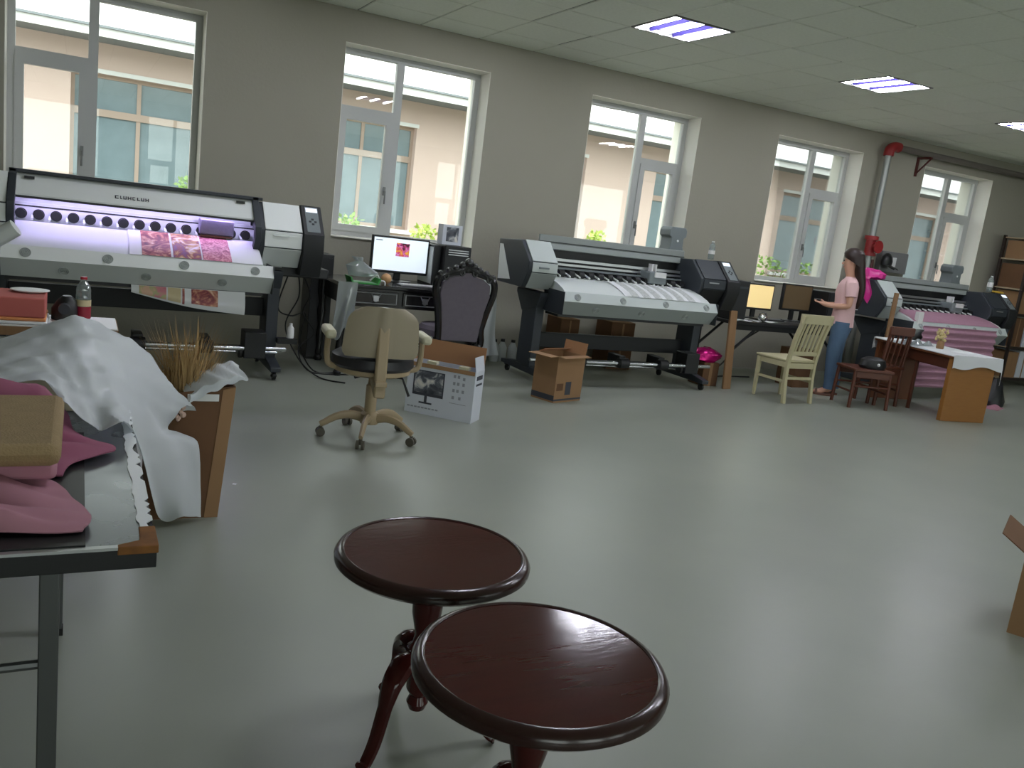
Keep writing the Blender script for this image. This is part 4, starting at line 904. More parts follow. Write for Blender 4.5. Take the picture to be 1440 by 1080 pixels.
# local: facing -x, left side towards -y
pel = nv((0.0, 0, .83), .095); sp = nv((.005, 0, .95), .085, pel); ch = nv((0.01, 0, 1.12), .095, sp); nk0 = nv((.01, 0, 1.24), .05, ch); nk = nv((-.005, 0, 1.30), .045, nk0)
h1 = nv((-.025, 0, 1.365), .066, nk); h2 = nv((-.02, 0, 1.44), .085, h1); h3 = nv((-.012, 0, 1.495), .062, h2)
hand_l = None
for s in (-1, 1):
    hp = nv((0, s * .075, .78), .085, pel); kn = nv((-.015 + .02 * s, s * .075, .44), .056, hp); an = nv((.02 + .035 * s, s * .07, .09), .036, kn); fo = nv((-.05 + .035 * s, s * .07, .035), .030, an); nv((-.13 + .035 * s, s * .075, .025), .024, fo)
    sh = nv((.01, s * .135, 1.20), .05, ch); el = nv((.03 - .02 * (s > 0), s * .17, .97), .036, sh); wr = nv((-.17, s * .10, .955), .025, el); pm_ = nv((-.225, s * .075, .965), (.03, .018), wr)
    for q, (dy, ln) in enumerate(((-.022, .055), (-.008, .065), (.007, .06), (.021, .05))):
        f1 = nv((-.262, s * .07 + dy, .972), .0085, pm_); f2 = nv((-.262 - ln * .6, s * .07 + dy * .9 - s * .008, .978), .008, f1); nv((-.262 - ln * .75, s * .07 + dy * .8 - s * .02, .995), .007, f2)
    t0 = nv((-.222, s * .05, .988), .009, pm_); nv((-.25, s * .035, 1.0), .008, t0)
skin_mesh('body', V, Ed, Rd, M_skin, pw, pel, 2)
b = MB(); b.ball((-.102, 0, 1.408), .010, 8, 6, (1.1, .9, 1.5)); b.build('nose', M_skin, pw)
for s in (-1, 1):
    b = MB(); b.ball((-.094, s * .034, 1.438), .010, 8, 6, (.7, 1.2, .8)); b.build('eye', M_black, pw)
    b = MB(); b.ball((-.005, s * .084, 1.425), .02, 8, 6, (.8, .4, 1.4)); b.build('ear', M_skin, pw)
b = MB(); b.ball((-.088, 0, 1.372), .012, 8, 6, (.6, 1.7, .5)); b.build('mouth', mat('lips', (176, 96, 96), .5), pw)
# hair: cap over the skull, fringe, long fall down the back
b = MB(); b.loft([[(cx + rx * math.cos(a), ry * math.sin(a), z + tilt * math.cos(a)) for a in [2 * PI * i / 20 for i in range(20)]] for cx, rx, ry, z, tilt in
                  ((.010, .102, .106, 1.415, -.055), (.004, .108, .109, 1.45, -.04), (.002, .110, .108, 1.485, -.026), (.0, .104, .102, 1.518, -.014), (.0, .088, .088, 1.548, -.008), (-.002, .058, .058, 1.568, -.003), (-.002, .02, .02, 1.577, 0))])
b.build('hair', M_hair, pw)
b = MB(); b.ell([(.055, 0, 1.50, .05, .085), (.066, 0, 1.43, .056, .098), (.072, 0, 1.36, .058, .088), (.10, -.01, 1.27, .05, .075), (.125, -.012, 1.18, .042, .066), (.13, -.015, 1.08, .036, .056), (.125, -.015, 1.0, .028, .04), (.118, -.015, .95, .012, .018)], 16); b.build('long_hair', M_hair, pw)
b = MB(); b.ell([(.005, 0, .755, .118, .158), (0.0, 0, .78, .12, .16), (.0, 0, .88, .112, .148), (-.002, 0, 1.0, .108, .14), (-.005, 0, 1.10, .118, .148), (.0, 0, 1.18, .108, .155), (.006, 0, 1.23, .085, .14), (.008, 0, 1.262, .058, .085), (.006, 0, 1.275, .052, .06)], 24, cap=False); sh_ = b.build('shirt', M_shirt, pw)
for s in (-1, 1):
    T([(.008, s * .105, 1.215), (.014, s * .145, 1.19), (.022, s * .162, 1.12), (.026, s * .172, 1.07)], [.055, .066, .06, .058], 14).build('sleeve', M_shirt, sh_)
b = MB(); b.ell([(0, 0, .76, .112, .15), (0, 0, .82, .105, .145), (0, 0, .72, .11, .15)][::-1][:1] + [(0, 0, .76, .113, .152), (0, 0, .83, .106, .143)], 20)
jb = b.build('jeans', M_jeans, pw)
for s in (-1, 1):
    T([(0, s * .072, .80), (0, s * .075, .72), (-.012 + .02 * s, s * .075, .50), (-.01 + .022 * s, s * .075, .42), (.018 + .033 * s, s * .07, .14), (.018 + .035 * s, s * .07, .075)], [.09, .096, .072, .066, .052, .053], 16).build('trouser_leg', M_jeans, jb)
    b = MB(); b.loft([[(-.05 + .035 * s + rx * math.cos(a), s * .072 + ry * math.sin(a), z) for a in [2 * PI * i / 16 for i in range(16)]] for rx, ry, z in ((.115, .042, 0), (.118, .045, .015), (.115, .042, .02))]); so_ = b.build('sandal', M_shoe, pw)
    b = MB(); b.tube([(-.095 + .035 * s, s * .072 + .042 * math.cos(a), .018 + .04 * math.sin(a)) for a in [PI * k / 8 for k in range(9)]], .012, 6); b.build('strap', M_shoe, so_)
t = thing('mobile_phone', 'dark mobile phone held in the woman hands', 'phone', (7.22, 6.33, 0), R(-44)); b = MB(); b.box(-.315, -.245, -.05, .05, .995, 1.003); b.build('body', M_black, t, .002); B(-.312, -.248, -.046, .046, 1.0031, 1.0036).build('screen', M_dark, t)

# ------------------------------------------------------------------ brown chairs and desk 3
def stick_chair(label, loc, rotz, seat_h, back, w, d, m, nsp=4):
    t = thing('brown_wooden_chair', label, 'chair', loc, rotz)
    B(-w / 2, w / 2, -d / 2, d / 2, seat_h - .03, seat_h).build('seat', m, t, .008)
    for sx_ in (-1, 1):
        for sy_ in (-1, 1):
            tall = back and sy_ < 0
            b = MB(); x_, y_ = sx_ * (w / 2 - .025), sy_ * (d / 2 - .025)
            pts = [(x_ * 1.05, y_ * 1.08, 0), (x_, y_, seat_h)] + ([(x_, y_ - .05, back)] if tall else [])
            if not tall: pts[1] = (x_, y_, seat_h - .03)
            b.tube(pts, .018, 8); b.build('leg', m, t)
    for sx_ in (-1, 1): T([(sx_ * (w / 2 - .025), -d / 2 + .03, seat_h * .4), (sx_ * (w / 2 - .025), d / 2 - .03, seat_h * .4)], .011, 8).build('stretcher', m, t)
    for sy_ in (-1, 1): T([(-w / 2 + .03, sy_ * (d / 2 - .025), seat_h * .55), (w / 2 - .03, sy_ * (d / 2 - .025), seat_h * .55)], .011, 8).build('stretcher', m, t)
    B(-w / 2 + .03, w / 2 - .03, -d / 2 + .015, -d / 2 + .03, seat_h - .09, seat_h - .031).build('apron', m, t); B(-w / 2 + .03, w / 2 - .03, d / 2 - .03, d / 2 - .015, seat_h - .09, seat_h - .031).build('apron', m, t)
    if back:
        b = MB(); b.box(-w / 2, w / 2, -d / 2 - .04, -d / 2 - .01, back - .09, back); b.build('crest_rail', m, t, .01)
        for k in range(nsp):
            x_ = (k - (nsp - 1) / 2) * (w - .12) / (nsp - 1); T([(x_, -d / 2 + .02, seat_h), (x_, -d / 2 - .025, back - .085)], .010, 8).build('spindle', m, t)
    return t
stick_chair('low dark red-brown wooden stool with a black pouch on it', (7.15, 5.86, 0), R(-18), .40, None, .44, .36, M_redwood)
t = thing('black_pouch', 'black pouch with a white tag lying on the low red-brown stool', 'pouch', (7.17, 5.80, .401), R(-15)); b = MB(); b.ell([(0, 0, 0, .13, .09), (0, 0, .03, .15, .10), (0, 0, .09, .13, .085), (0, 0, .115, .08, .05)], 16); b.build('body', M_black, t); b = MB(); b.ball((.0, -.098, .05), .016, 8, 6); b.build('tag', M_whitepl, t)
stick_chair('red-brown wooden chair with spindle back, pushed against the brown desk', (7.56, 6.00, 0), R(-10), .42, .84, .31, .33, M_redwood)
ds = thing('brown_veneer_desk', 'brown veneer desk with thick panel ends and a white cloth on top', 'desk', (7.61, 5.25, 0), R(-10))
B(.0, .55, .0, .05, .0, .63).build('near_panel', M_oak, ds, .004); B(.0, .55, 1.02, 1.07, .0, .63).build('far_panel', M_brownpanel, ds, .004)
B(-.02, .57, -.02, 1.09, .63, .66).build('top', M_brownpanel, ds, .004); B(.03, .055, .05, 1.02, .52, .63).build('side_rail', M_redwood, ds); B(.495, .52, .05, 1.02, .45, .63).build('side_rail', M_redwood, ds)
def cl(u, v):
    x = -.035 + .66 * u; z = .6665 + .0012 * math.sin(u * 20) * math.sin(v * 14)
    y = -.030 + 1.13 * (v - .1) / .825
    if v < .10: y = -.034 - .006 * (.10 - v) / .1 + .004 * math.sin(u * 16); z -= (.10 - v) / .10 * (.115 + .02 * math.sin(u * 8))
    if v > .925: y = 1.102 + .003 * math.sin(u * 14); z -= (v - .925) / .075 * .12
    if u < .05: x = -.026; z -= (.05 - u) / .05 * .015
    if u > .95: x = .598 + .004 * math.sin(v * 18); z -= (u - .95) / .05 * .13
    return (x, y, z)
b = MB(); b.grid(cl, 40, 40, -.002); o = b.build('white_tablecloth', M_whitecloth, loc=(7.61, 5.25, 0), rotz=R(-10)); tag(o, 'white cloth spread over the brown veneer desk, hanging at its ends', 'tablecloth')
T([(.10, .55, 0), (.10, .55, .52)], .02, 8).build('middle_leg', M_redwood, ds)
def on3(x, y): v = Matrix.Rotation(R(-10), 3, 'Z') @ Vector((x, y, 0)); return (7.61 + v.x, 5.25 + v.y)
t = thing('dried_flower_vase', 'tan vase of dried yellow flowers on the white-clothed desk', 'vase', (*on3(.22, .42), .668)); b = MB(); b.lathe([(.032, 0), (.038, .01), (.036, .07), (.028, .085)], 16); b.build('vase', M_woodtan, t)
b = MB(); rn = random.Random(5)
for k in range(46): b.ball((rn.uniform(-.045, .045), rn.uniform(-.04, .04), rn.uniform(.09, .20)), rn.uniform(.010, .018), 6, 4)
for k in range(12): b.tube([(rn.uniform(-.012, .012), rn.uniform(-.012, .012), .07), (rn.uniform(-.04, .04), rn.uniform(-.04, .04), .17)], .002, 4)
o = b.build('flower_sprays', M_dryflower, t); o['kind'] = 'stuff'
for (x_, y_, rx, rz_, lab, mm) in ((.10, .62, .15, .1, 'crumpled silvery film heaped on the white-clothed desk by the vase', M_clearbag), (.12, .85, .14, .6, 'white papers at the far end of the white-clothed desk', M_paper), (.30, .20, .12, .3, 'flat pale sheet near the close end of the white-clothed desk', M_paper)):
    b = MB(); ph = x_ * 30; b.grid(lambda u, v: ((u - .5) * 2 * rx, (v - .5) * 1.5 * rx, .004 + (.05 if mm is M_clearbag else .012) * (math.sin(u * 5 + ph) * math.sin(v * 6 + ph)) ** 2), 14, 12, .0012); tag(b.build('crumpled_film' if mm is M_clearbag else 'loose_paper', mm, loc=(*on3(x_, y_), .668), rotz=rz_), lab, 'plastic film' if mm is M_clearbag else 'paper')
t = thing('wooden_stick', 'tan wooden stick leaning upright behind the brown desk', 'stick', (7.99, 6.24 + .12, 0)); b = MB(); b.loft([[(-.03, -.01, 0), (.03, -.01, 0), (.03, .01, 0), (-.03, .01, 0)], [(-.03, -.03, 1.16), (.03, -.03, 1.16), (.03, -.01, 1.16), (-.03, -.01, 1.16)]]); b.build('board', M_woodtan, t, .002)
rn = random.Random(9); b = MB(); b.ell([(0, 0, 0, .14, .12), (0, 0, .06, .16, .13), (.02, 0, .16, .12, .10), (.03, 0, .26, .08, .06), (.02, 0, .32, .04, .03)], 16); b.v = [(x + rn.uniform(-.012, .012), y + rn.uniform(-.012, .012), max(0, z + rn.uniform(-.012, .012))) for x, y, z in b.v]; tag(b.build('black_bin_bag', M_black, loc=(9.5, 5.98, 0)), 'black bag slumped on the floor behind the brown desk', 'bag')
b = MB(); b.grid(lambda u, v: ((u - .5) * .34, (v - .5) * .26, .003 + .035 * (math.sin(u * 6) * math.sin(v * 5)) ** 2), 12, 10, .001); tag(b.build('pink_paper_scrap', M_pink, loc=(9.30, 5.86, 0), rotz=.4), 'crumpled pinkish paper on the floor beside the black bag', 'paper')

# magenta bag, switch box, fan head near printer 3
rn = random.Random(11); b = MB()
b.ell([(8.16, 6.86, 1.268, .10, .10), (8.15, 6.86, 1.29, .17, .13), (8.17, 6.86, 1.335, .18, .12), (8.14, 6.86, 1.37, .11, .08), (8.10, 6.86, 1.385, .04, .03)], 22)
b.v = [(x + rn.uniform(-.012, .012), y + rn.uniform(-.014, .014), max(1.266, z + rn.uniform(-.010, .012))) for x, y, z in b.v]
def bagflap(u, v):
    k = min(1, v * 4)
    return (8.06 - .085 * k - .012 * math.sin(u * 9 + v * 6) * k, 6.70 + .18 * u + .02 * math.sin(v * 7) - .02 * v, 1.30 - .37 * max(0, v - .2) * (1 - .25 * math.sin(u * PI)) - .012 * k)
b.grid(bagflap, 12, 20, .004)
tag(b.build('magenta_bag', M_pinkbag), 'bright magenta plastic bag draped over the printer box behind the woman', 'bag')
t = thing('wall_switch_box', 'grey electrical box with white socket on the wall beside the red pipe', 'switch box', (9.22, WY - .09, 1.36)); B(0, .50, 0, .089, 0, .27).build('case', mat('switch_box_grey', (120, 120, 120), .5), t, .006); B(.17, .27, -.012, 0, .08, .20).build('socket', M_whitepl, t, .004)
t = thing('sun_hat', 'black hat hanging on the grey wall switch box', 'hat', (9.24, WY - .16, 1.50), R(20))
b = MB(); b.ell([(0, 0, -.05, .105, .06), (0, 0, 0, .11, .065), (0, 0, .06, .09, .055), (0, 0, .095, .05, .03), (0, 0, .105, .015, .01)], 18); b.build('crown', M_black, t)
b = MB(); b.grid(lambda u, v: ((u - .5) * .2 * (1 - .3 * v), -.055 - .08 * v, -.05 - .03 * v - .02 * (2 * u - 1) ** 2), 10, 6, .005); b.build('brim', M_black, t)

# ------------------------------------------------------------------ pipes on the wall
t = thing('standpipe', 'grey vertical pipe with red valve and red elbow at the wall', 'pipe', (8.93, 7.62, 0))
T([(0, 0, 1.78), (0, 0, 2.80)], .04, 14).build('upper_pipe', M_pipegrey, t); T([(0, 0, .02), (0, 0, 1.55)], .045, 14).build('lower_pipe', M_pipegrey, t)
b = MB(); b.tube([(0, 0, 1.54), (0, 0, 1.79)], .062, 14); b.cyl((0, 0, 1.74), (0, 0, 1.79), .085, n=16); b.cyl((0, 0, 1.54), (0, 0, 1.58), .085, n=16); b.cyl((0, 0, 1.66), (.0, -.12, 1.66), .035, n=12); b.cyl((0, -.12, 1.66), (0, -.135, 1.66), .08, n=16); b.build('valve', M_pipered, t)
for x_ in (-.13, .10): T([(x_, .02, 1.05), (x_, .02, 1.50)], .03, 12).build('branch_pipe', M_pipedark, t)
b = MB(); b.tube(cat_rom([(0, 0, 2.78), (.01, 0, 2.86), (.08, 0, 2.90), (.16, 0, 2.90)], 4), .062, 14); b.build('elbow', M_pipered, t)
T([(.15, 0, 2.90), (6.9, 0, 2.90)], .038, 12).build('long_pipe', mat('ceiling_pipe_grey', (112, 106, 100), .5, .2), t)
t = thing('pipe_bracket', 'dark triangular bracket holding the wall pipe above the farthest window', 'bracket', (9.62, 7.735, 0)); b = MB(); b.box(-.02, .02, -.012, 0, 2.62, 2.86); b.box(-.02, .02, -.20, -.012, 2.835, 2.86); b.tube([(0, -.012, 2.66), (0, -.19, 2.835)], .012, 6); o = b.build('arm', M_pipedark, t)

# ------------------------------------------------------------------ shelf rack at the far right
t = thing('storage_rack', 'dark steel storage rack with pale boards at the far end of the wall', 'shelf', (11.52, 7.18, 0))
for x_ in (0, .62, 1.60):
    for y_ in (0, .40): B(x_ - .018, x_ + .018, y_ - .018, y_ + .018, 0, 2.07).build('post', M_shelfsteel, t)
for z_ in (.12, .56, 1.02, 1.36, 1.76, 2.05):
    s_ = B(-.018, 1.618, .0 - .018, .418, z_ - .02, z_).build('shelf_board', M_shelfboard, t); B(-.02, 1.62, -.022, -.0182, z_ - .035, z_ + .003).build('shelf_lip', M_shelfsteel, s_)
k = 0
for (x_, w_, z_, h_, mm, lab) in ((.05, .52, 1.76, .25, M_card, 'brown carton in the top bay of the steel rack'), (.03, .22, 1.36, .33, M_carddark, 'dark carton in the second bay of the rack, at its near side'), (.30, .30, 1.36, .34, M_woodtan, 'tan carton beside the dark one in the second rack bay'), (.06, .50, 1.02, .30, M_card, 'wide brown carton in the middle rack bay'), (.05, .24, .56, .40, M_carddark, 'dark carton in the rack bay over the lowest'), (.33, .26, .56, .38, M_whitebox, 'white carton in the rack bay over the lowest'), (.06, .26, .12, .36, M_card, 'brown carton in the lowest rack bay'), (.34, .25, .12, .38, M_whitebox, 'white carton in the lowest rack bay')):
    tt = thing('shelf_carton', lab, 'box', (11.52 + x_, 7.20, z_ + .001)); B(0, w_, 0, .36, 0, h_).build('body', mm, tt, .003); B(w_ * .45, w_ * .55, -.001, -.0002, 0, h_).build('tape_strip', M_woodtan, tt, smooth=False)

# carton cut by the right edge of the picture
carton('edge_carton', 'brown carton with a spread flap at the right edge of the picture', (3.435, 1.87, 0), R(-62), .42, .36, .34, M_card, M_card, [('left', 58, .115, M_carddark), ('front', 50, .10, M_carddark), ('back', 60, .14, M_card), ('right', 70, .14, M_card)])

# ------------------------------------------------------------------ round tables
def round_table(label, loc, r, h, a0):
    t = thing('round_pedestal_table', label, 'table', loc, 0)
    b = MB(); n_ = 64; b.loft([[(q * math.cos(2 * PI * i / n_), q * math.sin(2 * PI * i / n_), z) for i in range(n_)] for q, z in ((r - .034, h - .042), (r - .012, h - .040), (r, h - .030), (r + .001, h - .018), (r - .006, h - .006), (r - .016, h), (r - .020, h + .0005), (r - .024, h - .002), (r - .024, h - .012), (r - .034, h - .012))], closed=True); b.build('top_edge', M_mahogdark, t)
    b = MB(); b.lathe([(r - .0245, h - .0415), (r - .0245, h - .003)], 64); b.build('tabletop', M_mahog, t)
    b = MB(); b.lathe([(.09, h - .06), (.09, h - .042)], 24); b.build('top_plate', M_mahogdark, t)
    b = MB(); b.lathe([(.012, .075), (.022, .08), (.03, .10), (.022, .12), (.034, .14), (.036, .25), (.044, .262), (.030, .275), (.026, .30), (.04, .36), (.042, .40), (.028, .45), (.034, .47), (.026, .48), (.03, h - .061)], 24); b.build('pedestal', M_mahog, t)
    for k in range(3):
        a = a0 + k * 2 * PI / 3; c, s = math.cos(a), math.sin(a)
        pr = [(.025, .225), (.075, .245), (.125, .205), (.15, .135), (.175, .065), (.205, .022), (.222, .016)]
        P = cat_rom([(q * c, q * s, z) for q, z in pr], 5); n_ = len(P)
        rad = [.026 + .010 * math.sin(min(1, q / (n_ * .45)) * PI) - .010 * (q / n_) + (.004 if q > n_ - 4 else 0) for q in range(n_)]
        lg = T([tuple(p) for p in P], rad, 10, flat=.72, up=(-s, c, 0)).build('leg', M_mahog, t)
    return t
round_table('dark mahogany round table, the one standing farther away', (.846, 1.906, 0), .256, .538, R(213))
round_table('dark mahogany round table, nearest the camera', (.838, 1.306, 0), .257, .562, R(200))

# ------------------------------------------------------------------ left work table (near)
TZ = .70
t = thing('metal_work_table', 'sheet-metal topped work table with worn white edge, nearest the camera', 'table', (-1.25, 1.66, 0))
B(.0, 1.39, .012, 1.46, TZ - .012, TZ).build('top_sheet', M_sheet, t); B(0, 1.40, .0, .012, TZ - .045, TZ - .004).build('front_apron', M_black, t, .002); B(.0, 1.40, 1.46, 1.472, TZ - .045, TZ).build('rear_apron', M_black, t)
B(1.3885, 1.40, .012, 1.46, TZ - .045, TZ - .004).build('side_apron', M_black, t); B(0, 1.34, -.002, .012, TZ - .004, TZ + .002).build('front_edge_strip', M_alu, t)
rn = random.Random(2); b = MB(); pts = []
n_ = 60
prof = [(1.372 + rn.uniform(-.003, .003), .10 + 1.14 * k / n_) for k in range(n_ + 1)] + [(1.401 - (rn.uniform(.004, .014) if rn.random() < .3 else 0), .10 + 1.14 * k / n_) for k in range(n_, -1, -1)]
b.prism(prof, TZ + .0002, TZ + .0025, 'z'); b.build('worn_edge_strip', M_chip, t, smooth=False)
b = MB(); b.prism([(1.33, -.003), (1.403, -.003), (1.403, .10), (1.372, .10), (1.37, .03), (1.33, .012)], TZ - .014, TZ + .003, 'z'); b.build('rusty_corner', M_rust, t, .002)
for (x_, y_) in ((1.215, .10), (.06, .10), (1.215, 1.03), (.06, 1.03)):
    lg = B(x_ - .018, x_ + .018, y_ - .018, y_ + .018, .02, TZ - .012).build('leg', M_tubing, t, .003); B(x_ - .02, x_ + .02, y_ - .02, y_ + .02, 0, .02).build('rubber_foot', M_brownsole, lg)
T([(.06, .10, .42), (1.215, .10, .42)], .010, 8).build('stretcher', M_tubing, t); T([(1.215, .12, .30), (1.215, 1.01, .30)], .010, 8).build('stretcher', M_tubing, t)
# things on it
b = MB(); b.box(-1.24, .025, 1.675, 2.46, TZ + .001, TZ + .0045); tag(b.build('black_mat', M_black), 'thin black mat under the pink cloth on the metal table', 'mat')
def folds(x0, edge, z, amp, seed, nx=40, ny=44, thick=.004, mound=0):
    """rumpled cloth lying on a flat top; edge = (y, x of the right border) from front to back"""
    rn = random.Random(seed); ph = [rn.uniform(0, 6.28) for _ in range(8)]
    E_ = cat_rom([(b_, a_, 0) for a_, b_ in edge], 12)
    def f(u, v):
        k = v * (len(E_) - 1); i0 = min(int(k), len(E_) - 2); p = E_[i0].lerp(E_[i0 + 1], k - i0)
        x = x0 + (p.x - x0) * u ** .7; y = p.y + (.008 * math.sin(u * 17 + ph[0])) * (1 if v < .04 or v > .96 else .3)
        e = min(1, 5 * (1 - u) + .12, 7 * v + .15, 7 * (1 - v) + .15)
        h = .5 + .3 * math.sin(u * 11 + v * 6 + ph[2]) * math.sin(v * 8 - u * 4 + ph[3]) + .2 * math.sin(u * 23 + ph[4] + v * 10) + .12 * math.sin(v * 30 + u * 6)
        return (x, y, z + .003 + max(0, amp * 1.6 * h * e) + mound * max(0, min(1, (y - 2.43) / .07)) * max(0, min(1, (2.575 - y) / .03)) * max(0, min(1, (-.0 - x) / .08)))
    b = MB(); b.grid(f, nx, ny, -thick); return b
tag(folds(-1.1, [(1.735, .02), (1.78, .035), (1.84, .028), (1.92, .0), (1.99, -.02), (2.04, -.05)], TZ + .006, .030, 21).build('pink_cloth', M_pink), 'dusty pink cloth rumpled along the front of the metal table', 'cloth')
tag(folds(-1.1, [(2.08, -.02), (2.16, .0), (2.22, .06), (2.265, .095), (2.31, .085), (2.37, .03), (2.44, .0), (2.56, -.02), (2.62, -.03)], TZ + .006, .036, 22, mound=.10).build('dark_pink_cloth', M_magenta), 'darker pink cloth crumpled behind the beige fabric', 'cloth')
b = MB(); b.box(-1.05, -.022, 1.93, 2.40, TZ + .075, TZ + .125); o = b.build('beige_fabric_bolt', M_beigefab, bevel=.02); tag(o, 'flat beige bolt of fabric lying on the pink cloths', 'fabric')
b = MB(); b.box(-1.0, -.03, 1.97, 2.36, TZ + .035, TZ + .0745); tag(b.build('folded_fabric', M_pink, bevel=.012), 'folded pink fabric pressed under the beige bolt', 'fabric')
# heap of cloth under the film
def heap(u, v):
    x = -.80 + .86 * u; y = 2.70 + .40 * v; r = max(0, math.sin(u * PI)) ** .4 * max(0, math.sin(min(1, v ** 1.3 * 1.0) * PI)) ** .7
    return (x, y, TZ + .003 + .12 * r)
b = MB(); b.grid(heap, 20, 12, .002); tag(b.build('cloth_heap', mat('cream_cloth', (214, 202, 172), .9)), 'pale heap of cloth hidden under the milky plastic film', 'cloth')

# milky plastic film: from the work table over the heap and down the front of the straw carton
FILM = [
    [(-0.325, 3.050, 0.787), (-0.314, 2.950, 0.789), (-0.301, 2.820, 0.799), (-0.290, 2.720, 0.805), (-0.281, 2.640, 0.810), (-0.274, 2.570, 0.814)],
    [(-0.212, 3.050, 0.841), (-0.205, 2.950, 0.837), (-0.196, 2.820, 0.833), (-0.188, 2.720, 0.826), (-0.183, 2.640, 0.819), (-0.178, 2.570, 0.813)],
    [(-0.105, 3.050, 0.888), (-0.099, 2.950, 0.878), (-0.091, 2.820, 0.862), (-0.083, 2.720, 0.844), (-0.079, 2.640, 0.828), (-0.074, 2.570, 0.815)],
    [(-0.005, 3.050, 0.924), (-0.005, 2.930, 0.895), (-0.008, 2.800, 0.865), (-0.008, 2.680, 0.830), (-0.008, 2.580, 0.794), (-0.009, 2.460, 0.772)],
    [(0.091, 3.100, 0.890), (0.080, 2.950, 0.864), (0.070, 2.800, 0.829), (0.061, 2.650, 0.785), (0.058, 2.530, 0.752), (0.062, 2.420, 0.725)],
    [(0.187, 3.200, 0.815), (0.165, 3.020, 0.792), (0.145, 2.840, 0.764), (0.135, 2.680, 0.734), (0.136, 2.550, 0.716), (0.145, 2.460, 0.706)],
    [(0.284, 3.350, 0.696), (0.244, 3.150, 0.681), (0.214, 2.980, 0.651), (0.219, 2.950, 0.565), (0.252, 3.100, 0.386), (0.312, 3.420, 0.084)],
    [(0.361, 3.500, 0.574), (0.321, 3.380, 0.545), (0.286, 3.300, 0.488), (0.365, 3.400, 0.390), (0.390, 3.450, 0.232), (0.411, 3.490, 0.049)],
    [(0.408, 3.560, 0.506), (0.367, 3.520, 0.475), (0.341, 3.500, 0.421), (0.455, 3.530, 0.366), (0.472, 3.540, 0.212), (0.488, 3.550, 0.025)],
]
FILM = [[(-.9 + p[0] * .2, p[1], .72 + (p[2] - .70) * .6) for p in FILM[0]]] + FILM
R1 = []
for c in FILM:
    p, q = Vector(c[0]), Vector(c[1]); d_ = (p - q); d_.z = 0; d_.normalize()
    R1.append(cat_rom([tuple(p + d_ * .10 - Vector((0, 0, .10))), tuple(p + d_ * .05 - Vector((0, 0, .025)))] + c, 7))
rowsn = len(R1[0])
R2 = [cat_rom([R1[k][c] for k in range(len(R1))], 8) for c in range(rowsn)]
colsn = len(R2[0])
def film(u, v):
    i = min(int(round(u * (colsn - 1))), colsn - 1); j = min(int(round(v * (rowsn - 1))), rowsn - 1)
    p = R2[j][i]; w_ = .007 * math.sin(u * 26 + v * 9) * math.sin(v * 17 + u * 5) + .008 * (.5 - abs(math.sin(u * 30 - v * 13))) * (.4 + .6 * math.sin(v * 9 + u * 4) ** 2) + .005 * (.5 - abs(math.sin(u * 17 + v * 29)))
    return (p.x + .3 * w_, p.y - .4 * w_, max(.012, p.z + max(w_, -.005)))
b = MB(); b.grid(film, colsn - 1, rowsn - 1, .0012); tag(b.build('plastic_film', M_plastic), 'large milky plastic film draped from the metal table down to the straw carton', 'plastic sheet')

# straw carton
t = thing('straw_carton', 'tall brown carton holding dried straw, beside the metal table', 'box', (.275, 3.60, 0))
b = MB(); w0, w1, d_, h_ = .285, .33, .30, .535
ring = lambda e, z, f: [(e, e, z), (w0 + (w1 - w0) * f - e, e, z + (.045 * f)), (w0 + (w1 - w0) * f - e, d_ - e, z + .045 * f), (e, d_ - e, z)]
b.loft([ring(.006, .006, 0), ring(.006, h_, 1), ring(0, h_, 1), ring(0, 0, 0)], cap=False); b.add(ring(.0, 0, 0) + ring(.006, .006, 0), [(0, 1, 2, 3), (4, 5, 6, 7)]); b.build('body', M_carddark, t, smooth=False)
b = MB(); b.loft([[(w0 - .055, -.003, 0), (w0 + .001, -.003, 0), (w0 + .001, -.0005, 0), (w0 - .055, -.0005, 0)], [(w1 - .05, -.003, h_ + .03), (w1 + .001, -.003, h_ + .042), (w1 + .001, -.0005, h_ + .042), (w1 - .05, -.0005, h_ + .03)]]); b.build('corner_strip', M_card, t, smooth=False)
B(.14, .265, -.002, -.0005, h_ - .02, h_ + .01).build('tape_strip', M_whitepl, t, smooth=False)
t = thing('straw_bundle', 'bundle of dry golden straw standing in the tall brown carton', 'straw', (.425, 3.76, .03))
b = MB(); rn = random.Random(8)
for k in range(700):
    a = rn.uniform(0, 6.28); r0 = .07 * math.sqrt(rn.random()); top = rn.uniform(.60, .76) if k % 8 else rn.uniform(.74, .84); ln = rn.uniform(.3, .9)
    p0 = Vector((r0 * math.cos(a), r0 * math.sin(a), 0)); p1 = Vector((r0 * 1.5 * math.cos(a) + rn.uniform(-.02, .02), r0 * 1.3 * math.sin(a), top * .75)); p2 = Vector((r0 * 2.6 * math.cos(a) * 1.1 + rn.uniform(-.05, .05), r0 * 1.5 * math.sin(a) + rn.uniform(-.04, .04), top))
    s_ = Vector((math.cos(a + 1.5), math.sin(a + 1.5), 0)) * rn.uniform(.0012, .0025)
    b.add([p0 - s_, p0 + s_, p1 + s_, p2, p1 - s_], [(0, 1, 2, 3, 4)])
o = b.build('stems', M_straw, t, smooth=False); o['kind'] = 'stuff'
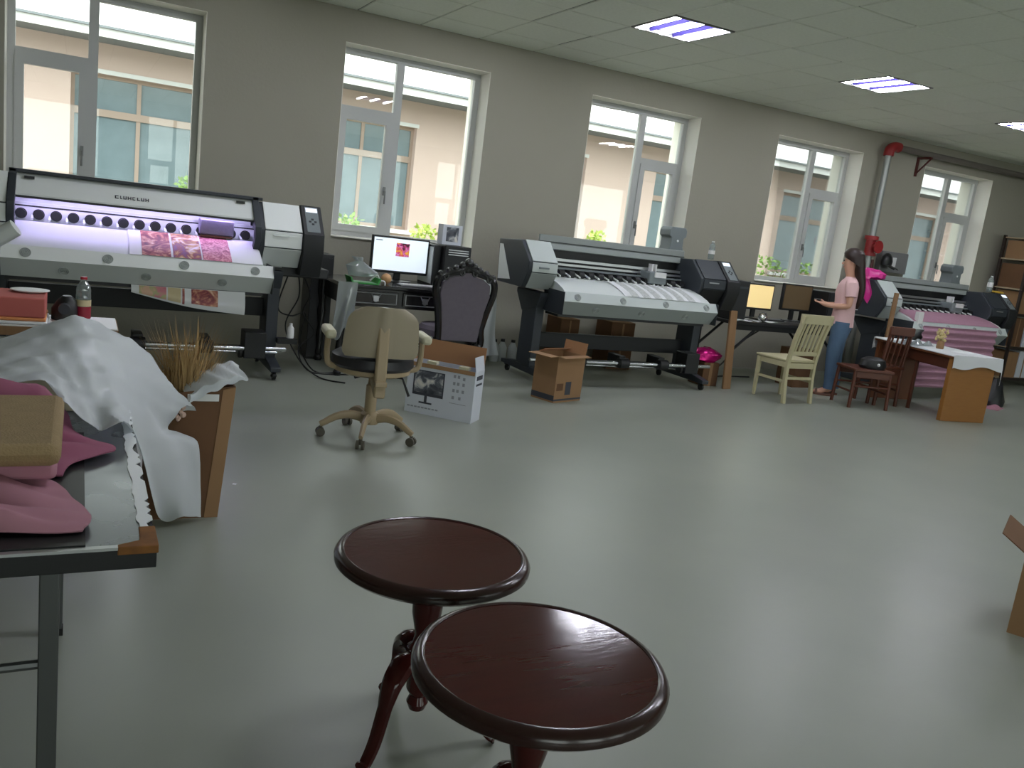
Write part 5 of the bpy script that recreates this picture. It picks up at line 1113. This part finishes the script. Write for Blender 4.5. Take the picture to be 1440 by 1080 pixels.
# white liner flaps at the mouth of the carton
b = MB(); b.grid(lambda u, v: (.415 + .225 * u + .010 * math.sin(v * 6), 3.572 + .012 * math.sin(u * 9) + .17 * max(0, v - .35) / .65, .545 + .085 * math.sin(u * 2.2) * (.45 + .55 * v) + .035 * u - .045 * max(0, .35 - v) / .35 * (1 - u) + .006 * math.sin(u * 22 + v * 8)), 18, 14, .0015)
tag(b.build('liner_flap', M_plastic), 'white plastic liner flap folded over the right rim of the straw carton', 'plastic liner')
b = MB(); rn = random.Random(4)
for k in range(14): b.ball((rn.uniform(-.014, .014), -.012, .44 + .0065 * k), rn.uniform(.008, .014), 7, 5)
tag(b.build('knotted_cord', M_cord, loc=(.388, 3.597, 0)), 'short pinkish knotted cord hanging on the front of the straw carton', 'cord')

# ------------------------------------------------------------------ second table behind, left
t = thing('white_topped_table', 'white-topped table with wood edge behind the plastic film', 'table', (-1.35, 4.20, 0))
B(0, 1.52, 0, .34, .665, .70).build('top', M_whitepl, t, .002); B(0, 1.521, -.004, -.0002, .655, .694).build('wood_edge', M_woodtan, t); B(1.5202, 1.524, 0, .34, .655, .694).build('wood_edge', M_woodtan, t)
for x_ in (.06, 1.46):
    for y_ in (.05, .29): B(x_ - .02, x_ + .02, y_ - .02, y_ + .02, 0, .665).build('leg', M_tubing, t)
for k, (z0, z1, mm, lab) in enumerate(((.701, .716, M_paper, 'white sheet at the bottom of the salmon fabric stack'), (.7165, .732, M_orange, 'thin orange cloth under the salmon fabric'), (.7325, .82, M_salmon, 'thick folded salmon-red fabric on the white-topped table'))):
    tag(B(-1.0, -.115 - .004 * k, 4.21, 4.50, z0, z1).build('folded_fabric', mm, bevel=.006), lab, 'fabric')
bottle('drink_bottle', 'clear bottle with red cap and red label on the white-topped table', (.028, 4.47, .701), .20, .033, M_pet, M_red, [(.02, .30, M_redlabel), (.31, .46, M_creamlabel)])
t = thing('tape_dispenser', 'black gadget beside the red-labelled bottle', 'gadget', (-.05, 4.43, .701)); b = MB(); b.ell([(0, 0, 0, .055, .07), (0, 0, .05, .055, .07), (.01, 0, .09, .04, .05), (.01, 0, .11, .02, .03)], 14); b.build('body', M_black, t); b = MB(); b.cyl((.0, -.075, .055), (.0, -.05, .06), .025, n=14); b.build('lens', M_dark, t)
b = MB(); b.ell([(0, 0, 0, .05, .05), (0, 0, .008, .08, .07), (0, 0, .012, .08, .07)], 20); tag(b.build('white_saucer', M_whitepl, loc=(-.19, 4.41, .8205)), 'white saucer lying on the salmon fabric', 'saucer')
t = thing('clamp_lamp', 'grey tubular lamp head on a post at the left edge of the picture', 'lamp', (-.355, 3.30, 0))
T([(0, 0, 0.02), (0, 0, .93), (.02, 0, 1.07)], .022, 12).build('post', M_tubing, t); b = MB(); b.lathe([(.13, 0), (.13, .018), (.03, .025)], 24); b.build('base', M_black, t)
hd = T([(-.03, .0, 1.035), (.17, -.03, 1.182)], [.032, .028], 14).build('lamp_head', M_silver2, t); b = MB(); b.box(.03, .085, -.062, -.035, 1.05, 1.10); b.build('switch', M_black, hd)

# small scraps on the floor
for (x_, y_, r_, lab) in ((1.62, 3.24, .3, 'tiny white scrap on the floor behind the round tables'), (.70, 4.02, 1.1, 'tiny white scrap on the floor beside the straw carton')):
    b = MB(); b.grid(lambda u, v: ((u - .5) * .03, (v - .5) * .018, .002 + .004 * math.sin(u * 5)), 3, 3, .001); tag(b.build('paper_scrap', M_paper, loc=(x_, y_, 0), rotz=r_), lab, 'paper')
